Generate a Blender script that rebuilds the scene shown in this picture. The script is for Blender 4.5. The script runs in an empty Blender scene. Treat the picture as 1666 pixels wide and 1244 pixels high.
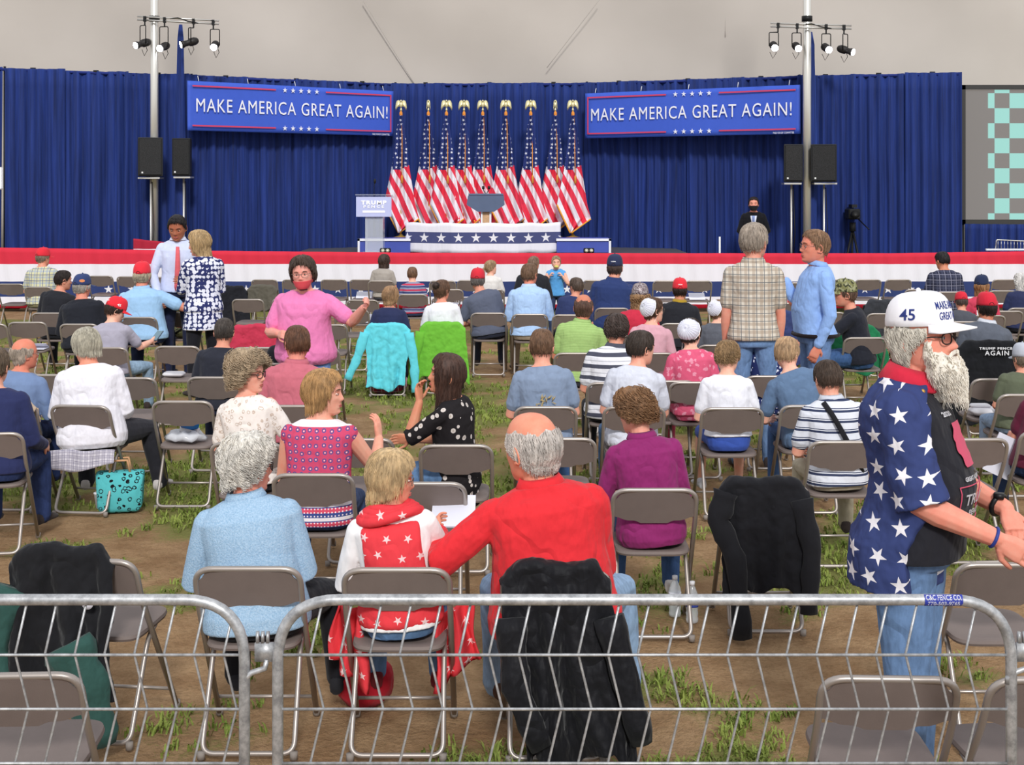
import bpy, math, random
import numpy as np
from mathutils import Vector, Matrix, noise as mnoise
R = math.radians
SC = bpy.context.scene
COL = SC.collection
# ---------------------------------------------------------------- camera, world, light, exposure
cd = bpy.data.cameras.new('camera'); CAM = bpy.data.objects.new('camera', cd); COL.objects.link(CAM)
CAM.location = (0, 0, 2.27); CAM.rotation_euler = (R(90), 0, 0)
cd.sensor_width = 36; cd.lens = 36*2200/1666; cd.shift_y = -317/1666; cd.clip_end = 200
SC.camera = CAM
W = bpy.data.worlds.new('world'); SC.world = W; W.use_nodes = True
_bg = W.node_tree.nodes['Background']; _bg.inputs[0].default_value = (0.93, 0.95, 1.0, 1); _bg.inputs[1].default_value = 0.95
sd = bpy.data.lights.new('tent_light', 'SUN'); sd.energy = 2.35; sd.angle = R(9); sd.color = (1.0, 0.985, 0.96)
SUN = bpy.data.objects.new('tent_light', sd); COL.objects.link(SUN); SUN.rotation_euler = (R(56), 0, R(7))
SC.view_settings.view_transform = 'Standard'; SC.view_settings.look = 'None'
SC.view_settings.exposure = 0.0; SC.view_settings.gamma = 1.0; SC.view_settings.use_curve_mapping = False

# ---------------------------------------------------------------- mesh helpers
def V(*a): return Vector(a)
def lerp(a, b, t): return a + (b-a)*t
def sstep(a, b, x):
    t = min(1.0, max(0.0, (x-a)/(b-a))) if a != b else float(x > a)
    return t*t*(3-2*t)
def interp(x, pts):
    if x <= pts[0][0]: return pts[0][1]
    for (a, va), (b, vb) in zip(pts, pts[1:]):
        if x <= b: return va + (vb-va)*(x-a)/(b-a)
    return pts[-1][1]
class MB:
    def __init__(s): s.v = []; s.f = []; s.m = []
    def add(s, vs, fs, mi=0):
        o = len(s.v); s.v += [tuple(p) for p in vs]
        s.f += [tuple(i+o for i in q) for q in fs]; s.m += [mi]*len(fs)
    def box(s, c, d, rot=None, mi=0, bev=0.0):
        x, y, z = d[0]/2, d[1]/2, d[2]/2
        if bev > 0:
            b = min(bev, x*.9, y*.9, z*.9); vs = []; 
            prof = [(x-b, -z), (x, -z+b), (x, z-b), (x-b, z)]
            rings = []
            for zz, ins in ((-z, b), (-z+b, 0), (z-b, 0), (z, b)):
                xx, yy = x-ins, y-ins
                rings.append([V(xx-b, -yy, zz), V(xx, -yy+b, zz), V(xx, yy-b, zz), V(xx-b, yy, zz), V(-xx+b, yy, zz), V(-xx, yy-b, zz), V(-xx, -yy+b, zz), V(-xx+b, -yy, zz)])
            if rot: rings = [[rot @ p for p in r] for r in rings]
            c = V(*c); s.loft([[p+c for p in r] for r in rings], mi=mi); return
        vs = [V(i*x, j*y, k*z) for k in (-1, 1) for j in (-1, 1) for i in (-1, 1)]
        if rot: vs = [rot @ p for p in vs]
        c = V(*c)
        s.add([p+c for p in vs], [(0, 2, 3, 1), (4, 5, 7, 6), (0, 1, 5, 4), (2, 6, 7, 3), (0, 4, 6, 2), (1, 3, 7, 5)], mi)
    def loft(s, rings, caps=True, closed=True, mi=0):
        n = len(rings[0]); vs = [p for r in rings for p in r]; fs = []
        for i in range(len(rings)-1):
            for j in range(n if closed else n-1):
                k = (j+1) % n
                fs.append((i*n+j, i*n+k, (i+1)*n+k, (i+1)*n+j))
        if caps and closed:
            fs.append(tuple(range(n-1, -1, -1))); fs.append(tuple((len(rings)-1)*n+j for j in range(n)))
        s.add(vs, fs, mi)
    def tube(s, pts, r, n=8, mi=0, caps=True, flat=1.0, up=None, closed=False, round_ends=False):
        pts = [V(*p) for p in pts]; m = len(pts)
        rs = r if isinstance(r, (list, tuple)) else [r]*m
        T = []
        for i in range(m):
            if closed: d = pts[(i+1) % m]-pts[i-1]
            else: d = pts[min(i+1, m-1)]-pts[max(i-1, 0)]
            T.append(d.normalized() if d.length > 1e-9 else V(0, 0, 1))
        u = V(*up) if up else (V(0, 0, 1) if abs(T[0].z) < .9 else V(1, 0, 0))
        rings = []
        prev = None
        for i in range(m):
            if prev is None: a = (u - T[i]*u.dot(T[i])).normalized()
            else:
                a = prev - T[i]*prev.dot(T[i]); a = a.normalized() if a.length > 1e-9 else prev
            prev = a; b = T[i].cross(a)
            rings.append((pts[i], a, b, rs[i], T[i]))
        out = []
        def ring(c, a, b, q): return [c + a*(math.cos(2*math.pi*j/n)*q*flat) + b*(math.sin(2*math.pi*j/n)*q) for j in range(n)]
        if round_ends and not closed:
            c, a, b, q, t = rings[0]
            out += [ring(c-t*q*.9, a, b, q*.35), ring(c-t*q*.6, a, b, q*.75)]
        out += [ring(c, a, b, q) for c, a, b, q, t in rings]
        if round_ends and not closed:
            c, a, b, q, t = rings[-1]
            out += [ring(c+t*q*.6, a, b, q*.75), ring(c+t*q*.9, a, b, q*.35)]
        if closed: out.append(out[0]); s.loft(out, caps=False, mi=mi)
        else: s.loft(out, caps=caps, mi=mi)
    def lathe(s, prof, n=16, c=(0, 0, 0), rot=None, mi=0):
        rings = [[V(r*math.cos(2*math.pi*j/n), r*math.sin(2*math.pi*j/n), z) for j in range(n)] for r, z in prof]
        c = V(*c)
        rings = [[(rot @ p if rot else p)+c for p in g] for g in rings]
        s.loft(rings, mi=mi)
    def ball(s, c, r, n=12, m=8, rot=None, mi=0):
        if not isinstance(r, (list, tuple)): r = (r, r, r)
        c = V(*c); rings = []
        for i in range(m+1):
            ph = math.pi*(.03+.94*i/m) - math.pi/2
            g = [V(r[0]*math.cos(ph)*math.cos(2*math.pi*j/n), r[1]*math.cos(ph)*math.sin(2*math.pi*j/n), r[2]*math.sin(ph)) for j in range(n)]
            rings.append([(rot @ p if rot else p)+c for p in g])
        s.loft(rings, mi=mi)
    def grid(s, fn, nu, nv, mi=0):
        vs = [fn(i/nu, j/nv) for j in range(nv+1) for i in range(nu+1)]
        fs = [(j*(nu+1)+i, j*(nu+1)+i+1, (j+1)*(nu+1)+i+1, (j+1)*(nu+1)+i) for j in range(nv) for i in range(nu)]
        s.add(vs, fs, mi)
    def mesh(s, name):
        me = bpy.data.meshes.new(name); me.from_pydata(s.v, [], s.f)
        if any(s.m): me.polygons.foreach_set('material_index', s.m)
        me.update(); return me
    def build(s, name, mat=None, parent=None, smooth=True, auto=None):
        me = s.mesh(name)
        for q in (mat if isinstance(mat, (list, tuple)) else [mat]):
            if q: me.materials.append(q)
        if smooth: me.polygons.foreach_set('use_smooth', [True]*len(me.polygons))
        if auto: me.set_sharp_from_angle(angle=R(auto))
        o = bpy.data.objects.new(name, me); COL.objects.link(o)
        if parent: o.parent = parent
        return o
def arc_path(pts, rad, seg=6):
    """polyline with rounded corners"""
    pts = [V(*p) for p in pts]; out = [pts[0]]
    for i in range(1, len(pts)-1):
        a, b, c = pts[i-1], pts[i], pts[i+1]
        d1 = (a-b).normalized(); d2 = (c-b).normalized()
        q = min(rad, (a-b).length*.49, (c-b).length*.49)
        for k in range(seg+1):
            t = k/seg; p = (b+d1*q)*(1-t)**2 + b*2*t*(1-t) + (b+d2*q)*t*t
            out.append(p)
    out.append(pts[-1]); return out
def tag(o, label=None, cat=None, group=None, kind=None):
    if label: o['label'] = label
    if cat: o['category'] = cat
    if group: o['group'] = group
    if kind: o['kind'] = kind
    return o
def empty(name, loc=(0, 0, 0), rz=0.0, label=None, cat=None, group=None):
    o = bpy.data.objects.new(name, None); COL.objects.link(o); o.empty_display_size = .1
    o.location = loc; o.rotation_euler = (0, 0, rz)
    return tag(o, label, cat, group)
def copy_tree(o, parent=None):
    c = o.copy(); COL.objects.link(c)
    if parent: c.parent = parent
    for ch in list(o.children): copy_tree(ch, c)
    return c
def add_mod(o, kind, **kw):
    m = o.modifiers.new(kind.lower(), kind)
    for k, v in kw.items(): setattr(m, k, v)
    return m
def PX(px, d): return (px-833)*d/2200.0
def PZ(py, d): return 2.27-(py-305)*d/2200.0

# ---------------------------------------------------------------- materials
def srgb(h):
    if isinstance(h, str):
        h = h.lstrip('#'); c = [int(h[i:i+2], 16)/255 for i in (0, 2, 4)]
    else: c = list(h)
    return tuple((x/12.92 if x <= .04045 else ((x+.055)/1.055)**2.4) for x in c)
class NT:
    def __init__(s, name, rough=.7, metal=0.0, spec=.3):
        s.mat = bpy.data.materials.new(name); s.mat.use_nodes = True
        s.t = s.mat.node_tree; s.n = s.t.nodes; s.b = s.n['Principled BSDF']
        s.b.inputs['Roughness'].default_value = rough; s.b.inputs['Metallic'].default_value = metal
        s.b.inputs['Specular IOR Level'].default_value = spec
        s._co = None
    def link(s, a, b): s.t.links.new(a, b)
    def put(s, sock, v):
        if isinstance(v, (int, float)): sock.default_value = v
        elif isinstance(v, (tuple, list)): sock.default_value = tuple(v)+((1,) if len(v) == 3 and len(sock.default_value) == 4 else ())
        else: s.link(v, sock)
    def co(s, kind='Object'):
        if s._co is None: s._co = s.n.new('ShaderNodeTexCoord')
        return s._co.outputs[kind]
    def m(s, op, a, b=None, c=None, clamp=False):
        x = s.n.new('ShaderNodeMath'); x.operation = op; x.use_clamp = clamp
        s.put(x.inputs[0], a)
        if b is not None: s.put(x.inputs[1], b)
        if c is not None: s.put(x.inputs[2], c)
        return x.outputs[0]
    def sep(s, v):
        x = s.n.new('ShaderNodeSeparateXYZ'); s.link(v, x.inputs[0]); return x.outputs
    def comb(s, a, b, c=0.0):
        x = s.n.new('ShaderNodeCombineXYZ')
        for i, q in enumerate((a, b, c)): s.put(x.inputs[i], q)
        return x.outputs[0]
    def mapping(s, v, scale=(1, 1, 1), rot=(0, 0, 0), loc=(0, 0, 0)):
        x = s.n.new('ShaderNodeMapping'); s.link(v, x.inputs[0])
        x.inputs['Scale'].default_value = scale; x.inputs['Rotation'].default_value = rot; x.inputs['Location'].default_value = loc
        return x.outputs[0]
    def noise(s, v, scale=5, detail=3, rough=.5):
        x = s.n.new('ShaderNodeTexNoise'); s.link(v, x.inputs['Vector'])
        x.inputs['Scale'].default_value = scale; x.inputs['Detail'].default_value = detail; x.inputs['Roughness'].default_value = rough
        return x.outputs['Fac']
    def voro(s, v, scale=5, feature='F1', rnd=1.0, dims='3D'):
        x = s.n.new('ShaderNodeTexVoronoi'); x.voronoi_dimensions = dims; x.feature = feature; s.link(v, x.inputs['Vector'])
        x.inputs['Scale'].default_value = scale; x.inputs['Randomness'].default_value = rnd
        return x
    def mix(s, f, a, b):
        x = s.n.new('ShaderNodeMix'); x.data_type = 'RGBA'
        s.put(x.inputs['Factor'], f); s.put(x.inputs[6], a); s.put(x.inputs[7], b)
        return x.outputs[2]
    def ramp(s, v, a, b):
        x = s.n.new('ShaderNodeMapRange'); s.link(v, x.inputs[0]); x.inputs[1].default_value = a; x.inputs[2].default_value = b
        return x.outputs[0]
    def bump(s, h, strength=.3, dist=.01):
        x = s.n.new('ShaderNodeBump'); x.inputs['Strength'].default_value = strength; x.inputs['Distance'].default_value = dist
        s.link(h, x.inputs['Height']); s.link(x.outputs[0], s.b.inputs['Normal'])
    def color(s, c): s.put(s.b.inputs['Base Color'], c)
    def star(s, u, v, rad):
        """mask of an upright five pointed star of radius rad centred on u=v=0"""
        r = s.m('SQRT', s.m('ADD', s.m('MULTIPLY', u, u), s.m('MULTIPLY', v, v)))
        a = s.m('ARCTAN2', u, v)
        seg = 2*math.pi/5
        a = s.m('ADD', a, seg*10.5)
        a = s.m('ABSOLUTE', s.m('SUBTRACT', s.m('MODULO', a, seg), seg/2))
        k = s.m('MULTIPLY', r, s.m('ADD', s.m('COSINE', a), s.m('MULTIPLY', s.m('SINE', a), 3.078)))
        return s.m('LESS_THAN', k, rad)
MATS = {}
def mat(name, col, rough=.7, metal=0.0, spec=.3, var=.0, nscale=8, bump=0.0, bscale=60, emit=None, estr=1.0, alpha=None, trans=0.0):
    key = (name, str(col), rough, metal, var)
    if key in MATS: return MATS[key]
    c = srgb(col); t = NT(name, rough, metal, spec)
    if var > 0:
        f = t.noise(t.co(), nscale, 4, .6)
        t.color(t.mix(t.ramp(f, .3, .7), tuple(x*(1-var) for x in c), tuple(min(1, x*(1+var)) for x in c)))
    else: t.color(c)
    if bump > 0: t.bump(t.noise(t.co(), bscale, 3), bump, .01)
    if emit: t.put(t.b.inputs['Emission Color'], srgb(emit)); t.b.inputs['Emission Strength'].default_value = estr
    if trans: t.b.inputs['Transmission Weight'].default_value = trans
    if alpha is not None: t.b.inputs['Alpha'].default_value = alpha
    MATS[key] = t.mat; return t.mat
def fabric(t, fold=.35, fine=.12):
    v = t.co(); w = t.mapping(v, (1, 1, .6)); n1 = t.noise(w, 8, 3, .55); n2 = t.noise(v, 260, 2)
    r = t.m('ABSOLUTE', t.m('SUBTRACT', t.noise(t.mapping(v, (1, 1, .8), (.5, .6, .2)), 4.2, 2, .5), .5))
    t.bump(t.m('ADD', t.m('SUBTRACT', n1, t.m('MULTIPLY', t.m('SUBTRACT', .06, r, clamp=True), 3.0)), t.m('MULTIPLY', n2, fine*.12)), fold, .06)
def cloth(col, var=.06, rough=.85, fold=.3, fine=.12):
    key = ('cloth', str(col), var, fold)
    if key in MATS: return MATS[key]
    c = srgb(col); t = NT('cloth', rough, 0, .15)
    f = t.noise(t.co(), 14, 4, .6)
    t.color(t.mix(t.ramp(f, .3, .7), tuple(x*(1-var) for x in c), tuple(min(1, x*(1+var)) for x in c)))
    t.b.inputs['Sheen Weight'].default_value = .08
    fabric(t, fold, fine); MATS[key] = t.mat; return t.mat
def pat_stripes(base, stripes, axis=2, period=.06, duty=.4, second=None):
    t = NT('striped_cloth', .85, 0, .15); p = t.sep(t.co())
    w = t.m('MULTIPLY', t.m('SUBTRACT', t.noise(t.co(), 5, 2), .5), .014)
    z = t.m('MODULO', t.m('ADD', t.m('ADD', p[axis], w), 10.0), period)
    k = t.m('LESS_THAN', z, period*duty)
    c = t.mix(k, srgb(base), srgb(stripes))
    if second:
        k2 = t.m('MULTIPLY', t.m('GREATER_THAN', z, period*second[1]), t.m('LESS_THAN', z, period*second[2]))
        c = t.mix(k2, c, srgb(second[0]))
    t.color(c); fabric(t); return t.mat
def pat_plaid(base, c1, c2, period=.05, w=.3, per2=None):
    t = NT('plaid_cloth', .85, 0, .15); p = t.sep(t.co())
    def band(s, per, duty, off): return t.m('LESS_THAN', t.m('MODULO', t.m('ADD', s, 10.0+off), per), per*duty)
    b = srgb(base); a1 = srgb(c1); a2 = srgb(c2)
    c = t.mix(t.m('MULTIPLY', band(p[0], period, w, 0), .6), b, a1)
    c = t.mix(t.m('MULTIPLY', band(p[2], period, w, 0), .6), c, a1)
    pp = per2 or period
    c = t.mix(t.m('MULTIPLY', band(p[0], pp, .12, pp*.5), .75), c, a2)
    c = t.mix(t.m('MULTIPLY', band(p[2], pp, .12, pp*.5), .75), c, a2)
    t.color(c); fabric(t); return t.mat
def pat_stars(base, star, cell=.1, rad=.03, rnd=.35, axis='xz', name='star_cloth', second=None):
    t = NT(name, .85, 0, .15); p = t.sep(t.co())
    a, b = {'xz': (p[0], p[2]), 'yz': (p[1], p[2]), 'xy': (p[0], p[1])}[axis]
    v = t.comb(a, b, 0)
    vo = t.voro(v, 1/cell, 'F1', rnd, '2D'); q = t.sep(vo.outputs['Position'])
    du = t.m('SUBTRACT', a, q[0]); dv = t.m('SUBTRACT', b, q[1])
    h = t.sep(vo.outputs['Color'])
    an = t.m('MULTIPLY', t.m('SUBTRACT', h[0], .5), 1.1 if rnd > .2 else 0.0)
    ca, sa = t.m('COSINE', an), t.m('SINE', an)
    u2 = t.m('SUBTRACT', t.m('MULTIPLY', du, ca), t.m('MULTIPLY', dv, sa))
    v2 = t.m('ADD', t.m('MULTIPLY', du, sa), t.m('MULTIPLY', dv, ca))
    t.color(t.mix(t.star(u2, v2, rad), srgb(base), srgb(star))); fabric(t); return t.mat
def pat_spots(base, col, scale=25, thr=.35, ring=False, rnd=1.0, warp=0.0, col2=None):
    t = NT('print_cloth', .85, 0, .15); v = t.co()
    vo = t.voro(v, scale, 'F1', rnd); d = vo.outputs['Distance']
    if warp: d = t.m('ADD', d, t.m('MULTIPLY', t.m('SUBTRACT', t.noise(v, scale*2.2, 2), .5), warp))
    k = t.m('LESS_THAN', d, thr)
    if ring: k = t.m('MULTIPLY', k, t.m('GREATER_THAN', d, thr*.6))
    c = t.mix(k, srgb(base), srgb(col))
    if col2: c = t.mix(t.m('LESS_THAN', d, thr*.35), c, srgb(col2))
    t.color(c); fabric(t); return t.mat
def denim(col='#6f8db4', name='denim'):
    key = ('denim', col)
    if key in MATS: return MATS[key]
    t = NT(name, .85, 0, .15); c = srgb(col)
    n = t.noise(t.mapping(t.co(), (1, 1, .4)), 40, 4, .7); n2 = t.noise(t.co(), 5, 3)
    f = t.m('ADD', t.m('MULTIPLY', n, .55), t.m('MULTIPLY', n2, .45))
    t.color(t.mix(t.ramp(f, .35, .65), tuple(x*.72 for x in c), tuple(min(1, x*1.2) for x in c)))
    fabric(t, .45); MATS[key] = t.mat; return t.mat
def skin(col):
    key = ('skin', col)
    if key in MATS: return MATS[key]
    t = NT('skin', .55, 0, .35); c = srgb(col)
    n = t.noise(t.co(), 18, 4, .6)
    t.color(t.mix(t.ramp(n, .35, .7), c, (min(1, c[0]*1.02), c[1]*.80, c[2]*.78)))
    t.b.inputs['Subsurface Weight'].default_value = .12
    t.b.inputs['Subsurface Radius'].default_value = (.02, .008, .005); t.b.inputs['Subsurface Scale'].default_value = .5
    t.bump(t.noise(t.co(), 180, 3), .12, .004)
    MATS[key] = t.mat; return t.mat
def hairmat(col, dark=.5):
    key = ('hair', str(col))
    if key in MATS: return MATS[key]
    t = NT('hair', .55, 0, .35); c = srgb(col)
    n = t.noise(t.mapping(t.co(), (1, 1, .22)), 70, 4, .65); n2 = t.noise(t.co(), 12, 2)
    f = t.m('ADD', t.m('MULTIPLY', n, .7), t.m('MULTIPLY', n2, .3))
    t.color(t.mix(t.ramp(f, .38, .62), tuple(x*dark for x in c), tuple(min(1, x*1.15) for x in c)))
    t.bump(n, .5, .01)
    MATS[key] = t.mat; return t.mat
def text_obj(body, size, mat_, parent, name='lettering', extrude=.001, bold=0.0, space=1.0, width=None, fn=None, align='CENTER'):
    """lettering as a mesh in the xz plane reading along +x seen from -y, centred; fn warps each point"""
    cu = bpy.data.curves.new(name, 'FONT'); cu.body = body; cu.size = size; cu.align_x = align; cu.align_y = 'CENTER'
    cu.extrude = extrude; cu.offset = bold; cu.space_character = space; cu.resolution_u = 3
    tmp = bpy.data.objects.new('tmp', cu)
    me = bpy.data.meshes.new_from_object(tmp); bpy.data.objects.remove(tmp); bpy.data.curves.remove(cu)
    co = np.zeros(len(me.vertices)*3); me.vertices.foreach_get('co', co); co = co.reshape(-1, 3)
    if width:
        w = co[:, 0].max()-co[:, 0].min(); co[:, 0] *= width/w; co[:, 0] -= (co[:, 0].max()+co[:, 0].min())/2
    co = np.stack([co[:, 0], -co[:, 2], co[:, 1]], 1)
    if fn: co = np.array([tuple(fn(*p)) for p in co])
    me.vertices.foreach_set('co', co.ravel()); me.update(); me.name = name; me.materials.clear(); me.materials.append(mat_)
    o = bpy.data.objects.new(name, me); COL.objects.link(o); o.parent = parent
    return o
def star_verts(c, r, rot=0.0):
    return [(c[0]+(r if k % 2 == 0 else r*.382)*math.sin(rot+k*math.pi/5), c[1]+(r if k % 2 == 0 else r*.382)*math.cos(rot+k*math.pi/5)) for k in range(10)]
def add_star(mb, c, r, y, th=.004, mi=0):
    vs = star_verts(c, r); f = [V(x, y, z) for x, z in vs]; b = [V(x, y+th, z) for x, z in vs]
    n = 10; mb.add(f+b, [tuple(range(n))]+[tuple(range(2*n-1, n-1, -1))]+[(i, i+n, (i+1) % n+n, (i+1) % n) for i in range(n)], mi)
# ================================================================ ground and tent
random.seed(7)
def ground_green(x, y):
    n = mnoise.noise(V(x*.55+3.1, y*.55, 0))*.6 + mnoise.noise(V(x*1.7, y*1.7, 4.2))*.55 + mnoise.noise(V(x*4.5, y*4.5, 9.1))*.3
    far = sstep(6.5, 11, y)*.22
    return n + far - .12
def make_ground():
    t = NT('earth_and_grass', .95, 0, .1); v = t.co()
    att = t.n.new('ShaderNodeAttribute'); att.attribute_name = 'grass'
    n1 = t.noise(v, 3.5, 5, .65); n2 = t.noise(v, 45, 4, .7)
    dirt = t.mix(t.ramp(n1, .35, .65), srgb('#8a6c4e'), srgb('#a88a68'))
    dirt = t.mix(t.m('MULTIPLY', t.ramp(n2, .45, .7), .5), dirt, srgb('#71593c'))
    grass = t.mix(t.ramp(n2, .3, .7), srgb('#666636'), srgb('#85854f'))
    g = t.m('ADD', att.outputs['Fac'], t.m('MULTIPLY', t.m('SUBTRACT', n2, .5), 1.1))
    t.color(t.mix(t.ramp(g, .25, .75), dirt, grass))
    t.bump(t.m('ADD', n2, t.noise(v, 12, 3)), .7, .03)
    nx, ny = 230, 170; x0, x1, y0, y1 = -25., 25., -2., 32.
    mb = MB()
    def fn(u, w):
        x = lerp(x0, x1, u); y = lerp(y0, y1, w*w*.5+w*.5)
        return V(x, y, .012*mnoise.noise(V(x*2, y*2, 0))-.012)
    mb.grid(fn, nx, ny)
    o = mb.build('floor', t.mat); tag(o, kind='structure')
    a = o.data.attributes.new('grass', 'FLOAT', 'POINT')
    a.data.foreach_set('value', [sstep(-.12, .3, ground_green(p[0], p[1])) for p in mb.v])
make_ground()
def make_grass():
    rng = random.Random(3); vs = []; fs = []
    def blade(x, y, h, an, ln, w):
        dx, dy = math.cos(an), math.sin(an); px, py = -dy*w, dx*w; o = len(vs)
        vs.extend([(x-px, y-py, -.012), (x+px, y+py, -.012), (x+dx*ln*.4+px*.8, y+dy*ln*.4+py*.8, h*.65), (x+dx*ln*.4-px*.8, y+dy*ln*.4-py*.8, h*.65), (x+dx*ln, y+dy*ln, h)])
        fs.extend([(o, o+1, o+2, o+3), (o+3, o+2, o+4)])
    tries = 0
    while tries < 52000:
        tries += 1
        y = 5.1 + 15*rng.random()**1.7; x = (rng.random()*2-1)*(y*.40+.3)
        g = ground_green(x, y)
        if g < .02 or rng.random() > .12+g*1.0: continue
        big = 1.0 + .5*(rng.random() < .15)
        for k in range(5):
            blade(x+rng.gauss(0, .018), y+rng.gauss(0, .018), (.012+.022*rng.random())*big, rng.random()*6.283, (.015+.03*rng.random())*big, .0022+.0028*rng.random()*big+.0002*y)
    me = bpy.data.meshes.new('grass'); me.from_pydata(vs, [], fs)
    t = NT('grass_blade', .8, 0, .2); n = t.noise(t.co(), 2.2, 3); n2 = t.noise(t.co(), 60, 2)
    c = t.mix(t.ramp(n, .35, .65), srgb('#5a6e2a'), srgb('#8a9448'))
    t.color(t.mix(t.ramp(n2, .45, .75), c, srgb('#8f9c50')))
    me.materials.append(t.mat); o = bpy.data.objects.new('grass', me); COL.objects.link(o)
    tag(o, 'short green grass growing in patches between the chairs', 'grass', kind='stuff')
make_grass()
def make_tent():
    t = NT('tent_fabric', .9, 0, .1); v = t.co()
    n = t.noise(v, .35, 3, .5); n2 = t.noise(v, 6, 4)
    t.color(t.mix(t.ramp(n, .1, .9), srgb('#aaa29a'), srgb('#c0b8b0')))
    t.bump(n2, .1, .02)
    mb = MB()
    def fn(u, w):
        x = lerp(-25, 25, u); z = lerp(0, 9.5, w)
        return V(x, 29.6 + .12*math.sin(x*1.1) - .05*abs(math.sin(x*.55)) + .04*math.sin(z*2+x), z)
    mb.grid(fn, 130, 30); o = mb.build('wall_back', t.mat); tag(o, kind='structure')
    seam = mat('tent_seam', '#a9a29b', .9)
    for k, (a, b) in enumerate((((590, 0), (675, 138)), ((975, 0), (890, 110)), ((1180, 0), (1180, 60)))):
        m = MB(); d = 29.45
        m.tube([(PX(lerp(a[0], b[0], q/6), d), d, PZ(lerp(a[1], b[1], q/6), d)) for q in range(7)], .02, 5, flat=.3)
        tag(m.build('trim_%d' % (k+1), seam), kind='structure')
make_tent()
STEEL = mat('brushed_steel', '#c9c6c0', .35, .75, .5)
DARKM = mat('black_metal', '#1b1b1c', .5, .3)
BLACKP = mat('black_plastic', '#17181a', .6)
POLEM = mat('aluminium_pole', '#d9d6ce', .3, .6, .5)
def tent_pole(px, d, label):
    e = empty('tent_pole', (PX(px, d), d, 0), 0, label, 'pole', 'tent poles')
    m = MB(); m.tube([(0, 0, 0), (0, 0, 8.3)], .075, 16); m.build('shaft', POLEM, e)
    m = MB(); m.box((0, 0, .015), (.32, .32, .03)); m.build('base_plate', DARKM, e, False)
    m = MB(); m.lathe([(.076, 0), (.1, 0), (.1, .1), (.076, .1)], 16, (0, 0, PZ(35, d))); m.build('collar', DARKM, e)
tent_pole(251, 25.25, 'tall silvery tent pole at the left behind the bunting')
tent_pole(1313, 25.2, 'tall silvery tent pole rising behind the right blue pole sleeve')

# ---------------------------------------------------------------- drapes
DRAPE = None
def drape_mat():
    t = NT('blue_drape', .75, 0, .2); v = t.co()
    n = t.noise(t.mapping(v, (6, 6, .25)), 2.4, 4, .6); n2 = t.noise(v, 300, 2)
    c = t.mix(t.ramp(n, .3, .72), srgb('#18244f'), srgb('#253a80'))
    t.color(c); t.b.inputs['Sheen Weight'].default_value = .35
    t.put(t.b.inputs['Sheen Tint'], srgb('#5a7ad8'))
    t.bump(n2, .25, .003)
    return t.mat
DRAPE = drape_mat()
def drape(a, b, top, bot, seed, gather=1.0, lean=0.0):
    """one pleated curtain panel between ground points a and b"""
    rng = random.Random(seed); L = math.hypot(b[0]-a[0], b[1]-a[1]); ux, uy = (b[0]-a[0])/L, (b[1]-a[1])/L
    ph = [rng.random()*6.28 for _ in range(6)]; nu = max(16, int(L*46)); nv = 14; mb = MB()
    def fn(u, w):
        s = u*L; z = lerp(bot, top, w)
        amp = .030+.012*(1-w)
        wob = .03*math.sin(ph[4]+z*1.3)*(1-w)
        q = amp*(math.sin((s+wob)*34+ph[0]+.9*math.sin(s*5+ph[1]))+.7*math.sin((s+wob)*15+ph[2])+.4*math.sin(s*70+ph[3]+z*.6))
        if u in (0.0, 1.0): q *= .3
        sag = -.01*math.sin(math.pi*u)*(w**8)
        drop = lean*(1-w)*(u-.5)*2
        return V((a[0]-0)+ux*(s+drop)-uy*q*1.0, a[1]+uy*(s+drop)+ux*q, z+sag)
    mb.grid(fn, nu, nv)
    ox, oy = (a[0]+b[0])/2, (a[1]+b[1])/2
    mb.v = [(x-ox, y-oy, z) for x, y, z in mb.v]
    o = mb.build('drape', DRAPE); o.location = (ox, oy, 0); add_mod(o, 'SOLIDIFY', thickness=.006, offset=0)
    return o
CUR = [(-12.2, 24.6), (-9.54, 25.2), (-6.17, 25.75), (-2.49, 28.4), (1.54, 28.2), (5.52, 25.95), (8.49, 25.6)]
CTOP = [4.5, 4.47, 4.38, 4.42, 4.42, 4.38, 4.42]
NPAN = [2, 3, 4, 4, 4, 3]
seed = 1
seglab = ['at the far left', 'beside the left tent pole', 'behind the left banner', 'behind the row of flags', 'behind the right banner', 'right of the right speakers']
for i in range(6):
    a, b = CUR[i], CUR[i+1]
    for k in range(NPAN[i]):
        u0, u1 = k/NPAN[i], (k+1)/NPAN[i]
        gap = -.03
        off = .05*(k % 2)
        pa = (lerp(a[0], b[0], u0)+gap, lerp(a[1], b[1], u0)+off); pb = (lerp(a[0], b[0], u1)-gap, lerp(a[1], b[1], u1)+off)
        if i == 1 and k == 0: pa = (pa[0]+.12, pa[1])
        o = drape(pa, pb, lerp(CTOP[i], CTOP[i+1], (u0+u1)/2)+.045, .02, seed, lean=-.04 if (i == 0 and k == 1) else 0); seed += 1
        tag(o, 'pleated royal blue drape panel '+seglab[i], 'drape', 'blue drapes '+seglab[i])
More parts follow.
